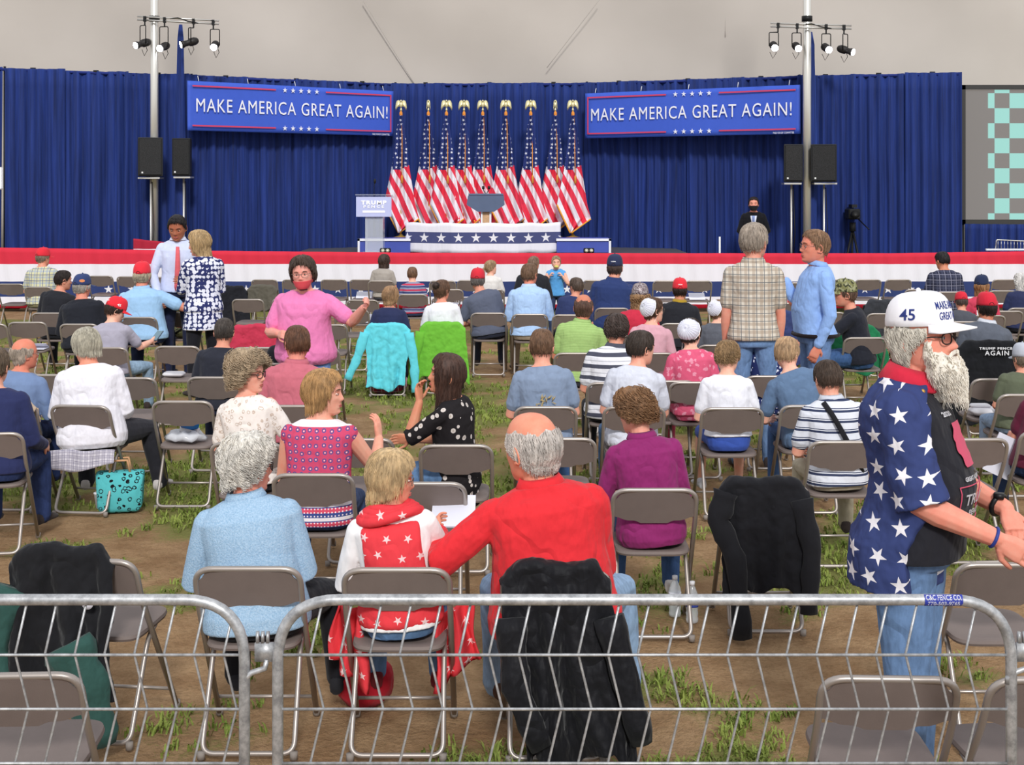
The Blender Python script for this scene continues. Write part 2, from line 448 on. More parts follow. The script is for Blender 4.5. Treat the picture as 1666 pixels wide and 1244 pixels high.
# top rail of the pipe and drape
for i in range(6):
    a, b = V(CUR[i][0], CUR[i][1]+.06, 0), V(CUR[i+1][0], CUR[i+1][1]+.06, 0); c = (a+b)/2
    e = empty('drape_rail', c, 0, 'thin dark pipe carrying the blue drapes '+seglab[i], 'rail', 'drape rails')
    m = MB(); m.tube([a-c+V(0, 0, CTOP[i]+.005), b-c+V(0, 0, CTOP[i+1]+.005)], .028, 8); m.build('pipe', mat('blue_sleeve', '#1a2a70', .8), e)
    m = MB(); m.tube([a-c+V(.03, .09, 0), a-c+V(.03, .09, CTOP[i]+.07)], .025, 8); m.build('upright', DARKM, e)
    for k in range(3):
        u = (k+.5)/3; m = MB(); m.box(a.lerp(b, u)-c+V(0, 0, lerp(CTOP[i], CTOP[i+1], u)+.04), (.09, .05, .04)); m.build('clip', DARKM, e, False)
# blue sleeves round the light poles
def pole_sleeve(px, d, top, w0, w1, zb, label):
    mb = MB(); n = 30; rings = []
    for j in range(22):
        t = j/21; z = lerp(zb, top, t); r = lerp(w1, w0, t**.8)
        if t > .97: r *= .6
        rings.append([V((r*(1+.12*math.sin(5*a+z*.8)+.07*math.sin(9*a-z)))*math.cos(a), r*.8*(1+.12*math.sin(6*a))*math.sin(a), z) for a in [2*math.pi*k/n for k in range(n)]])
    mb.loft(rings); o = mb.build('pole_sleeve', DRAPE); o.location = (PX(px, d), d, 0); tag(o, label, 'drape', 'blue pole sleeves')
pole_sleeve(294, 25.45, PZ(40, 25.45), .05, .16, .02, 'narrow blue fabric sleeve tapering up behind the left light bar')
pole_sleeve(1316, 25.45, PZ(52, 25.45), .10, .17, .02, 'narrow blue fabric sleeve tapering up between the right spotlights')

# ---------------------------------------------------------------- light bars and spotlights
LENS = mat('lamp_lens', '#ffffff', .3, emit='#f4f7ff', estr=30)
HOUSING = mat('lamp_housing', '#2a2726', .5, .2)
def light_bar(x0, x1, y0, y1, d, label):
    cx = (PX(x0, d)+PX(x1, d))/2; e = empty('light_bar', (cx, d, 0), 0, label, 'light bar', 'bars of stage lights')
    a = V(PX(x0, d)-cx, -.1, PZ(y0, d)); b = V(PX(x1, d)-cx, -.1, PZ(y1, d))
    m = MB(); m.tube([a, b], .018, 8); m.build('lower_pipe', STEEL, e)
    m = MB(); m.tube([a+V(0, 0, .06), b+V(0, 0, .06)], .016, 8); m.build('upper_pipe', STEEL, e)
    m = MB(); m.tube([lerp(a, b, .4)+V(0, 0, .05), lerp(a, b, .5)+V(0, -.03, .07), lerp(a, b, .62)+V(0, -.03, .02), lerp(a, b, .75)+V(0, -.02, -.01)], .01, 6); m.build('cable', DARKM, e)
    return a+V(cx, d, 0), b+V(cx, d, 0)
def spotlight(bar, u, lx, ly, d, aim, label):
    """bar end points, hang point u along it, lens centre at lx, ly; aim = yaw of the beam in degrees"""
    h = lerp(bar[0], bar[1], u); c = V(PX(lx, d), d-.22, PZ(ly, d))
    e = empty('spotlight', h, 0, label, 'spotlight', 'stage spotlights'); c = c-h
    # yoke
    yw = .085; yz = c.z+.10; back = V(0, .08, 0)
    dirn = V(math.sin(R(aim)), -math.cos(R(aim)), -.32).normalized()
    mid = c - dirn*.17
    m = MB(); m.tube([(0, 0, .07), (0, 0, -.10)], .014, 8); m.box((0, 0, .02), (.05, .05, .10)); m.build('clamp', DARKM, e, False)
    m = MB(); sx = V(math.cos(R(aim)), math.sin(R(aim)), 0)
    top = V(0, 0, -.10)
    m.tube(arc_path([mid+sx*yw, mid+sx*yw+V(0, 0, (top.z-mid.z)), mid-sx*yw+V(0, 0, (top.z-mid.z)), mid-sx*yw], .03), .009, 6)
    if (mid.x**2+mid.y**2) > .0004: m.tube([top, (mid.x, mid.y, top.z)], .009, 6)
    m.build('yoke', DARKM, e)
    q = dirn.to_track_quat('Z', 'Y').to_matrix()
    m = MB(); m.lathe([(.03, -.34), (.055, -.32), (.075, -.27), (.075, -.17), (.055, -.15), (.055, -.08), (.068, -.05), (.068, .0)], 16, c, q); m.build('housing', HOUSING, e)
    m = MB(); m.lathe([(.0, -.004), (.06, -.004), (.062, .004), (.0, .012)], 20, c, q); m.build('lens', LENS, e)
    m = MB(); m.tube([mid+V(.02, .05, .03), mid+V(.06, .08, -.12), mid+V(.0, .1, -.22), mid+V(-.05, .12, -.1)], .006, 5); m.build('cord', DARKM, e)
bl = light_bar(226, 358, 33, 40, 25.2, 'light bar clamped across the left tent pole')
spotlight(bl, (238-226)/132, 226, 76, 25.2, -38, 'spotlight hung outermost left on the left light bar')
spotlight(bl, (270-226)/132, 265, 81, 25.2, -12, 'second spotlight from the left, beside the left tent pole')
spotlight(bl, (317-226)/132, 299, 75, 25.2, -62, 'spotlight turned sideways in front of the left blue pole sleeve')
spotlight(bl, (349-226)/132, 352, 79, 25.2, 5, 'spotlight at the right end of the left light bar')
br = light_bar(1252, 1383, 44, 48, 25.15, 'light bar clamped across the right tent pole')
spotlight(br, (1264-1252)/131, 1257, 80, 25.15, -4, 'spotlight at the left end of the right light bar')
spotlight(br, (1295-1252)/131, 1295, 81, 25.15, 0, 'bright spotlight just left of the right blue pole sleeve')
spotlight(br, (1342-1252)/131, 1344, 83, 25.15, 4, 'bright spotlight just right of the right blue pole sleeve')
spotlight(br, (1371-1252)/131, 1383, 87, 25.15, 45, 'spotlight turned outward at the right end of the right light bar')

# ---------------------------------------------------------------- speakers on stands
GRILLE = None
def grille_mat():
    t = NT('speaker_grille', .6, .2, .3); v = t.voro(t.mapping(t.co(), (1, 1, 1)), 90)
    t.color(t.mix(t.ramp(v.outputs['Distance'], .2, .6), srgb('#101011'), srgb('#2b2b2c'))); return t.mat
GRILLE = grille_mat()
def speaker(px0, px1, py0, py1, d, rz, label, slabel, foot=0.0):
    w = (px1-px0)*d/2200; h = (py1-py0)*d/2200; z0 = PZ(py1, d); X = PX((px0+px1)/2, d)
    e = empty('speaker', (X, d, z0), R(rz), label, 'speaker')
    dp = w*.85; m = MB()
    pts = [(-w/2, -dp/2), (w/2, -dp/2), (w*.3, dp/2), (-w*.3, dp/2)]
    m.loft([[V(x*s_, y*s_, z) for x, y in pts] for z, s_ in ((0, .96), (.015, 1), (h-.015, 1), (h, .96))]); m.build('cabinet', BLACKP, e, False)
    m = MB(); m.box((0, -dp/2-.006, h*.5), (w*.9, .02, h*.93), bev=.008); m.build('grille', GRILLE, e, False)
    m = MB(); m.box((-w*.32, -dp/2-.018, h*.1), (.03, .006, .03)); m.build('badge', mat('badge_white', '#dcdcdc'), e, False)
    s = empty('speaker_stand', (X, d, 0), 0, slabel, 'stand')
    m = MB(); m.tube([(0, 0, .02), (0, 0, z0-.045)], .02, 10); m.build('pole', STEEL, s)
    m = MB(); m.box((0, 0, z0-.03), (w*.9, .3, .03)); m.build('top_plate', STEEL, s, False)
    for k in range(3):
        a = R(90+120*k); m = MB(); m.tube([(0, 0, .7), (.24*math.cos(a), .24*math.sin(a), .02)], .012, 6); m.build('leg', DARKM, s)
    m = MB(); m.tube([(.03, -.02, z0-.1), (.06, -.03, z0*.6), (.02, -.02, z0*.35)], .008, 5); m.build('cable', DARKM, s)
speaker(226, 265, 224, 287, 25.08, 12, 'large black loudspeaker in front of the left tent pole', 'slim stand under the left speaker by the tent pole')
speaker(284, 314, 225, 286, 25.12, -6, 'narrower black loudspeaker right of the left tent pole', 'slim stand of the speaker right of the left tent pole')
speaker(1272, 1303, 235, 296, 25.1, 4, 'narrower black loudspeaker left of the right blue pole sleeve', 'slim stand of the speaker left of the right pole sleeve')
speaker(1320, 1361, 235, 296, 25.12, -14, 'large black loudspeaker angled in on the far right stand', 'slim stand of the rightmost speaker')

# ---------------------------------------------------------------- banners
BLUEB = mat('banner_blue', '#3d5cc4', .6, var=.03)
BWHITE = mat('banner_white', '#e6e6ee', .6)
BRED = mat('banner_red', '#c84060', .6)
def banner(a, b, zt, zb, label, cutl=False, cutr=False):
    L = math.hypot(b[0]-a[0], b[1]-a[1]); h = zt-zb; an = math.atan2(b[1]-a[1], b[0]-a[0])
    e = empty('banner', ((a[0]+b[0])/2, (a[1]+b[1])/2, (zt+zb)/2), an, label, 'banner')
    m = MB()
    m.grid(lambda u, w: V((u-.5)*L, .01*math.sin(u*9+w*2), (w-.5)*h), 60, 10)
    o = m.build('panel', BLUEB, e); add_mod(o, 'SOLIDIFY', thickness=.008, offset=0)
    y = -.035
    m = MB(); T = .028; hh = h*.40
    for sz in (-1, 1):
        for x0, x1 in ((-L*.482, -L*.10), (L*.145, L*.482)):
            m.box(((x0+x1)/2, y, sz*hh), (x1-x0, .004, T))
    if not cutl: m.box((-L*.482, y, 0), (T, .004, hh*2+T))
    if not cutr: m.box((L*.482, y, 0), (T, .004, hh*2+T))
    m.build('border', BRED, e, False)
    m = MB()
    for sz in (-1, 1):
        for k in range(5): add_star(m, (L*.022+(k-2)*L*.039, sz*hh), .055, y)
    m.build('stars', BWHITE, e, False)
    text_obj('MAKE AMERICA GREAT AGAIN!', .36, BWHITE, e, 'lettering', .002, .0, 1.12, L*.93, fn=lambda x, yy, z: V(x, y+yy, z+.0))
    text_obj('PAID FOR BY COMMITTEE', .05, BWHITE, e, 'small_print', .001, 0, 1, L*.09, fn=lambda x, yy, z: V(x+L*.43, y+yy, z-h*.475))
    m = MB()
    for k in range(5): m.tube([(-L*.45+k*L*.225, .01, h/2), (-L*.45+k*L*.225, .05, h/2+.10)], .006, 5)
    m.build('tie', mat('tie_white', '#e8e8e8'), e)
banner((-6.07, 25.3), (-2.47, 28.1), 4.27, 3.34, 'long blue slogan banner hanging left of the flags', cutl=True)
banner((1.50, 27.75), (5.42, 25.4), 4.20, 3.28, 'long blue slogan banner hanging right of the flags', cutr=True)

# ---------------------------------------------------------------- stage
RED = '#dd3a4c'; 
def bunting_mat(name, z, cell, sz, rad, xoff=0.0, along='x'):
    """bands over z: list of (upper z, colour); stars along x at height sz"""
    t = NT(name, .85, 0, .15); p = t.sep(t.co())
    c = srgb(z[0][1])
    for zz, colr in z[1:]: c = t.mix(t.m('LESS_THAN', p[2], zz), c, srgb(colr))
    u = t.m('SUBTRACT', t.m('MODULO', t.m('ADD', p[0], 100.0+xoff), cell), cell/2)
    v = t.m('SUBTRACT', p[2], sz)
    c = t.mix(t.star(u, v, rad), c, srgb('#e2e0e6'))
    t.color(c); n = t.noise(t.mapping(t.co(), (3, 3, .4)), 4, 3); t.bump(n, .4, .03)
    return t.mat
NAVY = '#33406f'; WHT = '#e4e2ea'
z1 = 1.09
BM = bunting_mat('stage_bunting', [(9, '#cf3346'), (.87, WHT), (.55, NAVY), (.27, WHT), (.13, '#b81f33')], .42, .405, .085)
m = MB()
def bfn(u, w):
    x = lerp(-10.6, 10.6, u); zt = interp(x, [(-10.5, 1.19), (-6, 1.12), (-2, 1.08), (3, 1.07), (7, 1.07), (10.5, 1.12)])
    z = lerp(.06, zt, w)
    return V(x, 24.75+.02*math.sin(x*7)+.012*math.sin(x*23+z*3)+.05*(1-w), z)
m.grid(bfn, 420, 12); o = m.build('bunting', BM); add_mod(o, 'SOLIDIFY', thickness=.006, offset=0)
tag(o, 'long red white and navy star bunting skirt across the stage front', 'bunting')
# low fence the bunting hangs on
m = MB()
m.tube([(-10.6, 24.84, 1.02), (10.6, 24.84, 1.02)], .02, 8)
for k in range(11): m.tube([(-10.4+k*2.08, 24.84, 0), (-10.4+k*2.08, 24.84, 1.02)], .018, 8)
tag(m.build('bunting_rail', DARKM), 'dark pipe rail hidden behind the long stage bunting', 'rail')
STAGEM = mat('stage_deck', '#4a4a52', .8); BLUEP = mat('riser_blue', '#4654a6', .7, var=.05)
e = empty('stage', (-.4, 26.7, 0), 0, 'raised stage deck behind the bunting, under the flags', 'stage')
m = MB(); m.box((0, 0, .98), (7.4, 3.2, .12)); m.build('deck', STAGEM, e, False)
for sx in (-3.5, -1.2, 1.2, 3.5):
    for sy in (-1.4, 1.4):
        m = MB(); m.box((sx, sy, .46), (.08, .08, .92)); m.build('leg', DARKM, e, False)
def riser(x0, x1, y0, d, depth, label, oo=-1):
    X0, X1 = PX(x0, d), PX(x1, d); zt = PZ(y0, d); zb = 1.04
    e = empty('stage_riser', ((X0+X1)/2, d+depth/2, zb), 0, label, 'riser')
    w = X1-X0; h = zt-zb
    m = MB(); m.box((0, 0, h/2), (w-.02, depth-.02, h-.01)); m.build('side_panel', BLUEP, e, False)
    m = MB(); wm = mat('white_trim', '#e8e8ee', .5)
    m.box((0, -depth/2, h-.022), (w, .03, .045)); m.box((oo*(w/2-.02), -depth/2, h/2), (.04, .03, h)); m.build('edge_trim', wm, e, False)
riser(582, 668, 388, 25.5, .8, 'low blue riser with white edge under the clear lectern', -1)
riser(905, 994, 388, 25.5, .8, 'low blue riser with white edge right of the podium skirt', 1)
riser(640, 940, 393, 26.8, .9, 'low wide riser under the row of flags')
# podium skirt: three faced
SK = bunting_mat('podium_skirt', [(9, WHT), (.39, '#4a4f78'), (.18, WHT)], .327, .285, .098, .12)
m = MB(); d0 = 25.35
path = [(PX(660, 25.6), 25.62), (PX(736, 25.2), 25.22), (PX(842, 25.2), 25.22), (PX(912, 25.6), 25.62)]
def skf(u, w):
    s = u*3; i = min(2, int(s)); f = s-i
    x = lerp(path[i][0], path[i+1][0], f); y = lerp(path[i][1], path[i+1][1], f)
    return V(x+.45, y-25.3, .0+w*.56+.01*math.sin(s*9))
m.grid(skf, 90, 8); o = m.build('podium_skirt', SK); o.location = (-.45, 25.3, 1.045); add_mod(o, 'SOLIDIFY', thickness=.02, offset=0)
tag(o, 'white podium skirt with a navy band of white stars', 'skirt')
# main lectern
d = 26.1; e = empty('lectern', (PX(791, d), d, 1.045), 0, 'wooden lectern with a grey slanted desk in front of the flags', 'lectern')
zt = PZ(318, d)-1.045; s = d/2200
m = MB(); gm = mat('lectern_grey', '#56637d', .7, var=.05)
fr = [(-29*s, zt), (29*s, zt), (30*s, zt-15*s), (13*s, zt-26*s), (-13*s, zt-26*s), (-31*s, zt-15*s)]
m.loft([[V(x, y, z) for x, z in fr] for y in (-.28, -.24)]); m.build('desk_front', gm, e, False)
m = MB(); m.box((0, 0, zt-.01), (56*s, .5, .03), Matrix.Rotation(R(-8), 3, 'X')); m.build('desk_top', gm, e, False)
m = MB(); m.box((0, -.05, (zt-.25)/2), (11*s, .28, zt-.25)); m.build('column', mat('light_wood', '#c9a27c', .6, var=.15, nscale=20), e, False)
m = MB()
for sx in (-1, 1): m.box((sx*7*s, -.06, (zt-.25)/2), (.035, .3, zt-.25))
m.build('column_edge', mat('white_trim', '#e8e8ee', .5), e, False)
for sx in (-1, 1):
    m = MB(); m.tube([(0, -.1, zt), (sx*.02, -.1, zt+.06), (sx*.05, -.1, zt+.10), (sx*.055, -.1, zt+.13)], .008, 6)
    m.lathe([(.012, 0), (.024, .01), (.026, .05), (.012, .065)], 10, (sx*.055, -.1, zt+.12)); m.build('microphone', BLACKP, e)
# clear lectern with sign
d = 25.3; e = empty('lectern', (PX(610, d), d, 1.045), 0, 'clear acrylic lectern with a pale name sign on its front', 'lectern')
GL = mat('acrylic', '#e8eef5', .08, 0, .5, alpha=.28); s = d/2200
zt = PZ(320, d)-1.045
m = MB(); w = 28*s
m.box((-w/2, 0, zt*.42), (.012, .3, zt*.84)); m.box((w/2, 0, zt*.42), (.012, .3, zt*.84)); m.box((0, -.15, zt*.42), (w, .01, zt*.84)); m.build('column', GL, e, False)
m = MB(); m.box((0, 0, .012), (w*1.5, .42, .024)); m.build('base', GL, e, False)
m = MB(); m.box((0, 0, zt+.01), (60*s, .42, .015), Matrix.Rotation(R(-8), 3, 'X')); m.build('desk', GL, e, False)
m = MB(); hs = 32*s; zc = zt-hs/2; m.box((0, -.2, zc), (57*s, .014, hs)); m.build('sign', mat('sign_lilac', '#b9bfe6', .5), e, False)
sw = mat('sign_white', '#ffffff', .5, emit='#ffffff', estr=.0)
text_obj('TRUMP', .13, sw, e, 'lettering', .002, .006, 1.25, 41*s, fn=lambda x, y, z: V(x, -.212+y, z*.75+zc+.075))
text_obj('PENCE', .08, sw, e, 'lettering', .002, .002, 1.5, 33*s, fn=lambda x, y, z: V(x, -.212+y, z*.75+zc+.0))
m = MB(); m.box((0, -.209, zc-.09), (36*s, .004, .035)); m.build('sign_bar', sw, e, False)
m = MB(); m.tube([(-.01, -.05, zt), (-.01, -.05, zt+.2), (.005, -.06, zt+.27)], .006, 6); m.lathe([(.01, 0), (.022, .01), (.024, .06), (.01, .085)], 10, (.005, -.06, zt+.25)); m.build('microphone', BLACKP, e)
for px, lab in ((627, 'small silver stage lamp at the foot of the clear lectern'), (958, 'small silver stage lamp on the stage right of the podium skirt')):
    d = 25.15; e = empty('floor_lamp', (PX(px, d), d, 1.045), 0, lab, 'lamp')
    m = MB(); m.box((0, 0, .055), (.2, .08, .09), bev=.015); m.build('housing', DARKM, e, False)
    m = MB(); 
    for sx in (-.045, .045): m.lathe([(0, 0), (.035, 0), (.035, .01), (0, .014)], 12, (sx, -.041, .055), Matrix.Rotation(R(90), 3, 'X'))
    m.build('lens', mat('lamp_glass', '#c9c6b0', .2, .4), e)

# ---------------------------------------------------------------- flags
GOLD = mat('gold_metal', '#d8b45a', .35, .7, .5); EAG = mat('pale_gold', '#e2d8a8', .4, .4, .5)
FRINGE = mat('gold_fringe', '#f0a63a', .8, bump=.6, bscale=200); CORD = mat('orange_cord', '#d88a3c', .8)
def stripe_mat():
    t = NT('flag_stripes', .75, 0, .2); p = t.sep(t.co())
    q = t.m('ADD', p[0], t.m('MULTIPLY', p[2], .50))
    q = t.m('ADD', q, t.m('MULTIPLY', t.m('SINE', t.m('MULTIPLY', p[2], 5.0)), .012))
    k = t.m('LESS_THAN', t.m('MODULO', t.m('ADD', q, 10.0), .225), .118)
    t.color(t.mix(k, srgb('#e6e2e8'), srgb('#e0384f'))); t.bump(t.noise(t.mapping(t.co(), (2, 2, .5)), 5, 2), .4, .03); return t.mat
FSTR = stripe_mat(); FCAN = pat_stars('#2c3872', '#e8e8f0', .095, .032, .35, name='flag_canton')
def flag(px, dx, seedv, ex, label):
    rng = random.Random(seedv); d = 27.2+.12*(seedv % 3); X = PX(px, d); zb = 1.24
    e = empty('flag', (X, d, zb), 0, label, 'flag', 'row of national flags')
    ztop = PZ(188, d)-zb
    m = MB(); m.tube([(0, 0, 0), (dx*.3, 0, ztop+.1)], .014, 8); m.build('pole', GOLD, e)
    m = MB(); m.lathe([(.16, 0), (.15, .03), (.05, .06), (.02, .1)], 16); m.build('base', GOLD, e)
    m = MB(); hx = dx*.3
    L = [(0, -.02), (.1, -.07), (.45, -.18), (.76, -.33), (1.0, -.06+dx)]
    Rr = [(0, .02), (.1, .07), (.45, .17), (.75, .28), (.88, .36), (1.0, -.04+dx)]
    zbot = .12; H = ztop-zbot; ph = rng.random()*6; fac = 1+.12*(rng.random()-.5)
    nu, nv = 44, 80; vs = []; 
    def P(u, w):
        t = 1-w; a = interp(t, L)*fac; b = interp(t, Rr)*fac
        x = lerp(a, b, u)+hx*(1-t)
        fold = (.02+.05*min(1, t*1.4))*math.sin(u*13+ph+t*1.5)+.02*math.sin(u*29+ph*2)*min(1, t*2)
        return V(x, -.06+fold-.03, zbot+H*(1-t)+.0)
    vs = [P(i/nu, j/nv) for j in range(nv+1) for i in range(nu+1)]
    fs = []; mi = []
    for j in range(nv):
        for i in range(nu):
            fs.append((j*(nu+1)+i, j*(nu+1)+i+1, (j+1)*(nu+1)+i+1, (j+1)*(nu+1)+i))
            u, w = (i+.5)/nu, (j+.5)/nv; edge = .56+.05*(1-u)*-1+.05*abs(u-.35)
            mi.append(0 if w > edge-.04*u+.02 else 1)
    m.add(vs, fs); m.m = mi; o = m.build('cloth', [FCAN, FSTR], e); add_mod(o, 'SOLIDIFY', thickness=.004, offset=0)
    m = MB()
    m.tube([P(0, w) + V(0, -.008, 0) for w in [k/20*.24 for k in range(21)]], .017, 6); 
    m.tube([P(1, w) + V(0, -.008, 0) for w in [k/12*.12 for k in range(13)]], .015, 6); m.build('fringe', FRINGE, e)
    m = MB()
    cp = [V(hx+.01, -.05, ztop+.06), V(hx+.02, -.07, ztop-.05), V(hx+.03, -.12, ztop-.5), V(.035+hx*.5, -.19, ztop-1.0), V(.04, -.2, ztop-1.2)]
    m.tube(cp, .009, 6); m.lathe([(.008, 0), (.022, -.03), (.026, -.16), (.005, -.17)], 8, cp[-1]); 
    m.ball((hx, -.03, ztop+.03), (.035, .03, .06), 8, 6); m.build('cord', CORD, e)
    # eagle finial
    m = MB(); z = ztop+.1; sc = ex
    m.lathe([(.012, 0), (.03, .015), (.012, .03), (.02, .05)], 10, (hx, 0, z))
    m.ball((hx, -.01, z+.12), (.035, .035, .06), 10, 8); m.ball((hx, -.03, z+.195), (.02, .028, .022), 8, 6); m.tube([(hx, -.05, z+.195), (hx, -.075, z+.185)], [.008, .002], 5)
    for sx in (-1, 1):
        pts = [(0, .17), (.045, .215), (.085, .20), (.105, .15), (.115, .06), (.105, .0), (.07, .07), (.025, .09)]
        f = [V(hx+sx*x*sc, .0, z+q) for x, q in pts]; b = [V(hx+sx*x*sc, .018, z+q) for x, q in pts]
        m.loft([f, b])
    m.tube([(hx, .01, z+.08), (hx, .03, z+.01)], [.02, .035], 6, flat=.4); m.build('eagle_finial', EAG, e, True)
fl = [(652, .02, 1.0, 'leftmost flag of the row'), (697, .0, .35, 'second flag from the left'), (726, .02, 1, 'third flag from the left'), (754, .04, 1, 'fourth flag from the left, left of the lectern'),
      (785, .02, 1, 'middle flag rising behind the lectern microphones'), (823, .0, 1, 'fourth flag from the right, right of the lectern'), (863, .02, 1, 'third flag from the right'), (903, .02, .35, 'second flag from the right'), (932, .0, 1, 'rightmost flag of the row')]
for i, (px, dx, ex, lab) in enumerate(fl): flag(px, dx, i+1, ex, 'striped flag on its pole, '+lab)

# ---------------------------------------------------------------- screen, camera tripod, distant things
d = 26.3; e = empty('projection_screen', (PX(1640, d), d, 0), 0, 'large projection screen showing a turquoise checkerboard at the right edge', 'screen')
X0 = PX(1566, d)-PX(1640, d); X1 = 1.9; zt = PZ(142, d); zb = PZ(361, d)
t = NT('screen_image', .8, 0, .1); p = t.sep(t.co()); cs = 24.4*d/2200
a = t.m('FLOOR', t.m('DIVIDE', t.m('ADD', p[0], 20-(PX(1607, d)-PX(1640, d))), cs)); b = t.m('FLOOR', t.m('DIVIDE', t.m('SUBTRACT', p[2], zb+.17-cs*10), cs))
k = t.m('MODULO', t.m('ABSOLUTE', t.m('ADD', a, b)), 2.0)
k = t.m('MULTIPLY', t.m('GREATER_THAN', k, .5), t.m('GREATER_THAN', p[0], PX(1607, d)-PX(1640, d)))
c = t.mix(k, srgb('#7f7873'), srgb('#a5efe4')); t.color(srgb('#555555')); t.put(t.b.inputs['Emission Color'], c); t.b.inputs['Emission Strength'].default_value = .72
m = MB(); m.box(((X0+X1)/2, .0, (zt+zb)/2), (X1-X0-.1, .03, zt-zb-.1)); m.build('screen_surface', t.mat, e, False)
m = MB(); fw = .09
for zz in (zt, zb): m.box(((X0+X1)/2, -.02, zz), (X1-X0+fw, .05, fw))
for xx in (X0, X1): m.box((xx, -.02, (zt+zb)/2), (fw, .05, zt-zb+fw))
m.build('frame', mat('screen_frame', '#3a3938', .7), e, False)
for xx in (X0, X1):
    m = MB(); m.tube([(xx, 0, 0), (xx, 0, zb)], .03, 8); m.build('leg', DARKM, e)
o = drape((PX(1570, 26.2), 26.2), (PX(1570, 26.2)+2.9, 26.2), PZ(364, 26.2), .02, 91); tag(o, 'short blue skirt drape below the projection screen', 'drape')
# camera on a tripod
d = 25.6; e = empty('video_camera', (PX(1387, d), d, 0), 0, 'black video camera on its tripod right of the speakers', 'camera')
zh = PZ(372, d); m = MB()
for a in (80, 200, 320):
    m.tube([(0, 0, zh), (.34*math.cos(R(a)), .34*math.sin(R(a)), .02)], .022, 6)
m.build('tripod', DARKM, e)
m = MB(); m.tube([(0, 0, zh-.05), (0, 0, zh+.12)], .06, 8); m.build('fluid_head', BLACKP, e)
m = MB(); m.box((0, 0, zh+.28), (.22, .34, .2), bev=.02); m.box((.02, .05, zh+.43), (.1, .26, .06)); m.build('camera_body', BLACKP, e, False)
m = MB(); m.lathe([(.05, 0), (.07, .05), (.075, .16), (.0, .16)], 12, (-.02, -.17, zh+.28), Matrix.Rotation(R(90), 3, 'X')); m.build('lens', DARKM, e)
m = MB(); m.tube([(.12, .1, zh+.2), (.2, -.2, zh+.05), (.22, -.35, zh)], .012, 6); m.build('pan_handle', DARKM, e)
# thin white post on the stage side
m = MB(); m.tube([(0, 0, 0), (0, 0, PZ(385, 25.6))], .018, 8); o = m.build('post', mat('white_post', '#e6e6e6', .5)); o.location = (PX(1171, 25.6), 25.6, 0)
tag(o, 'thin white post against the drape left of the masked man', 'post')
# red draped wedge at the left tent pole
d = 24.95; m = MB(); s = d/2200
RW = bunting_mat('ramp_bunting', [(9, '#a8283c'), (-.19, WHT)], 9.0, -9, .01)
m.grid(lambda u, w: V(lerp(-.05, 52*s, u), .03*math.sin(u*12), lerp(-.25, lerp(.0, -.07, u)+.0, w)), 20, 6)
o = m.build('ramp_bunting', RW); o.location = (PX(222, d), 24.93, PZ(388, d)); add_mod(o, 'SOLIDIFY', thickness=.01)
tag(o, 'dark red bunting flap sticking up at the left tent pole', 'bunting')
# barricades lying beside the screen
e = empty('crowd_barrier', (PX(1635, 25.1), 25.15, PZ(405, 25.1)), 0, 'small metal barricade standing beyond the bunting under the screen', 'barrier')
m = MB(); m.tube(arc_path([(-.16, 0, -.02), (-.14, 0, .17), (.9, 0, .12), (.9, 0, -.02)], .03), .012, 6); m.build('frame', STEEL, e)
m = MB()
for k in range(16): m.tube([(-.11+k*.06, 0, 0), (-.11+k*.06, 0, .16-k*.003)], .005, 4)
m.build('bars', STEEL, e)
m = MB(); m.box((.4, -.03, -.01), (1.5, .06, .03)); m.build('rail', mat('white_trim', '#e8e8ee', .5), e, False)
# step for the guard
m = MB(); m.box((0, 0, .18), (1.0, .6, .36)); o = m.build('step', STAGEM, smooth=False); o.location = (PX(1225, 25.4), 25.45, 0)
tag(o, 'low dark step under the masked man in the black suit', 'step')
# lit lamp at the left edge
e = empty('work_light', (PX(-6, 20), 20, 0), 0, 'bright rectangular work light cut off by the left edge', 'light')
z = PZ(290, 20)
m = MB(); m.box((0, 0, z), (.2, .05, .34), bev=.02); m.build('housing', mat('light_housing', '#cfcfd4', .5), e, False)
m = MB(); m.box((0, -.03, z), (.15, .01, .27)); m.build('panel', mat('lit_panel', '#ffffff', .4, emit='#ffffff', estr=6), e, False)
m = MB(); m.tube([(0, .03, 0), (0, .03, z)], .02, 8); m.build('stand', DARKM, e)
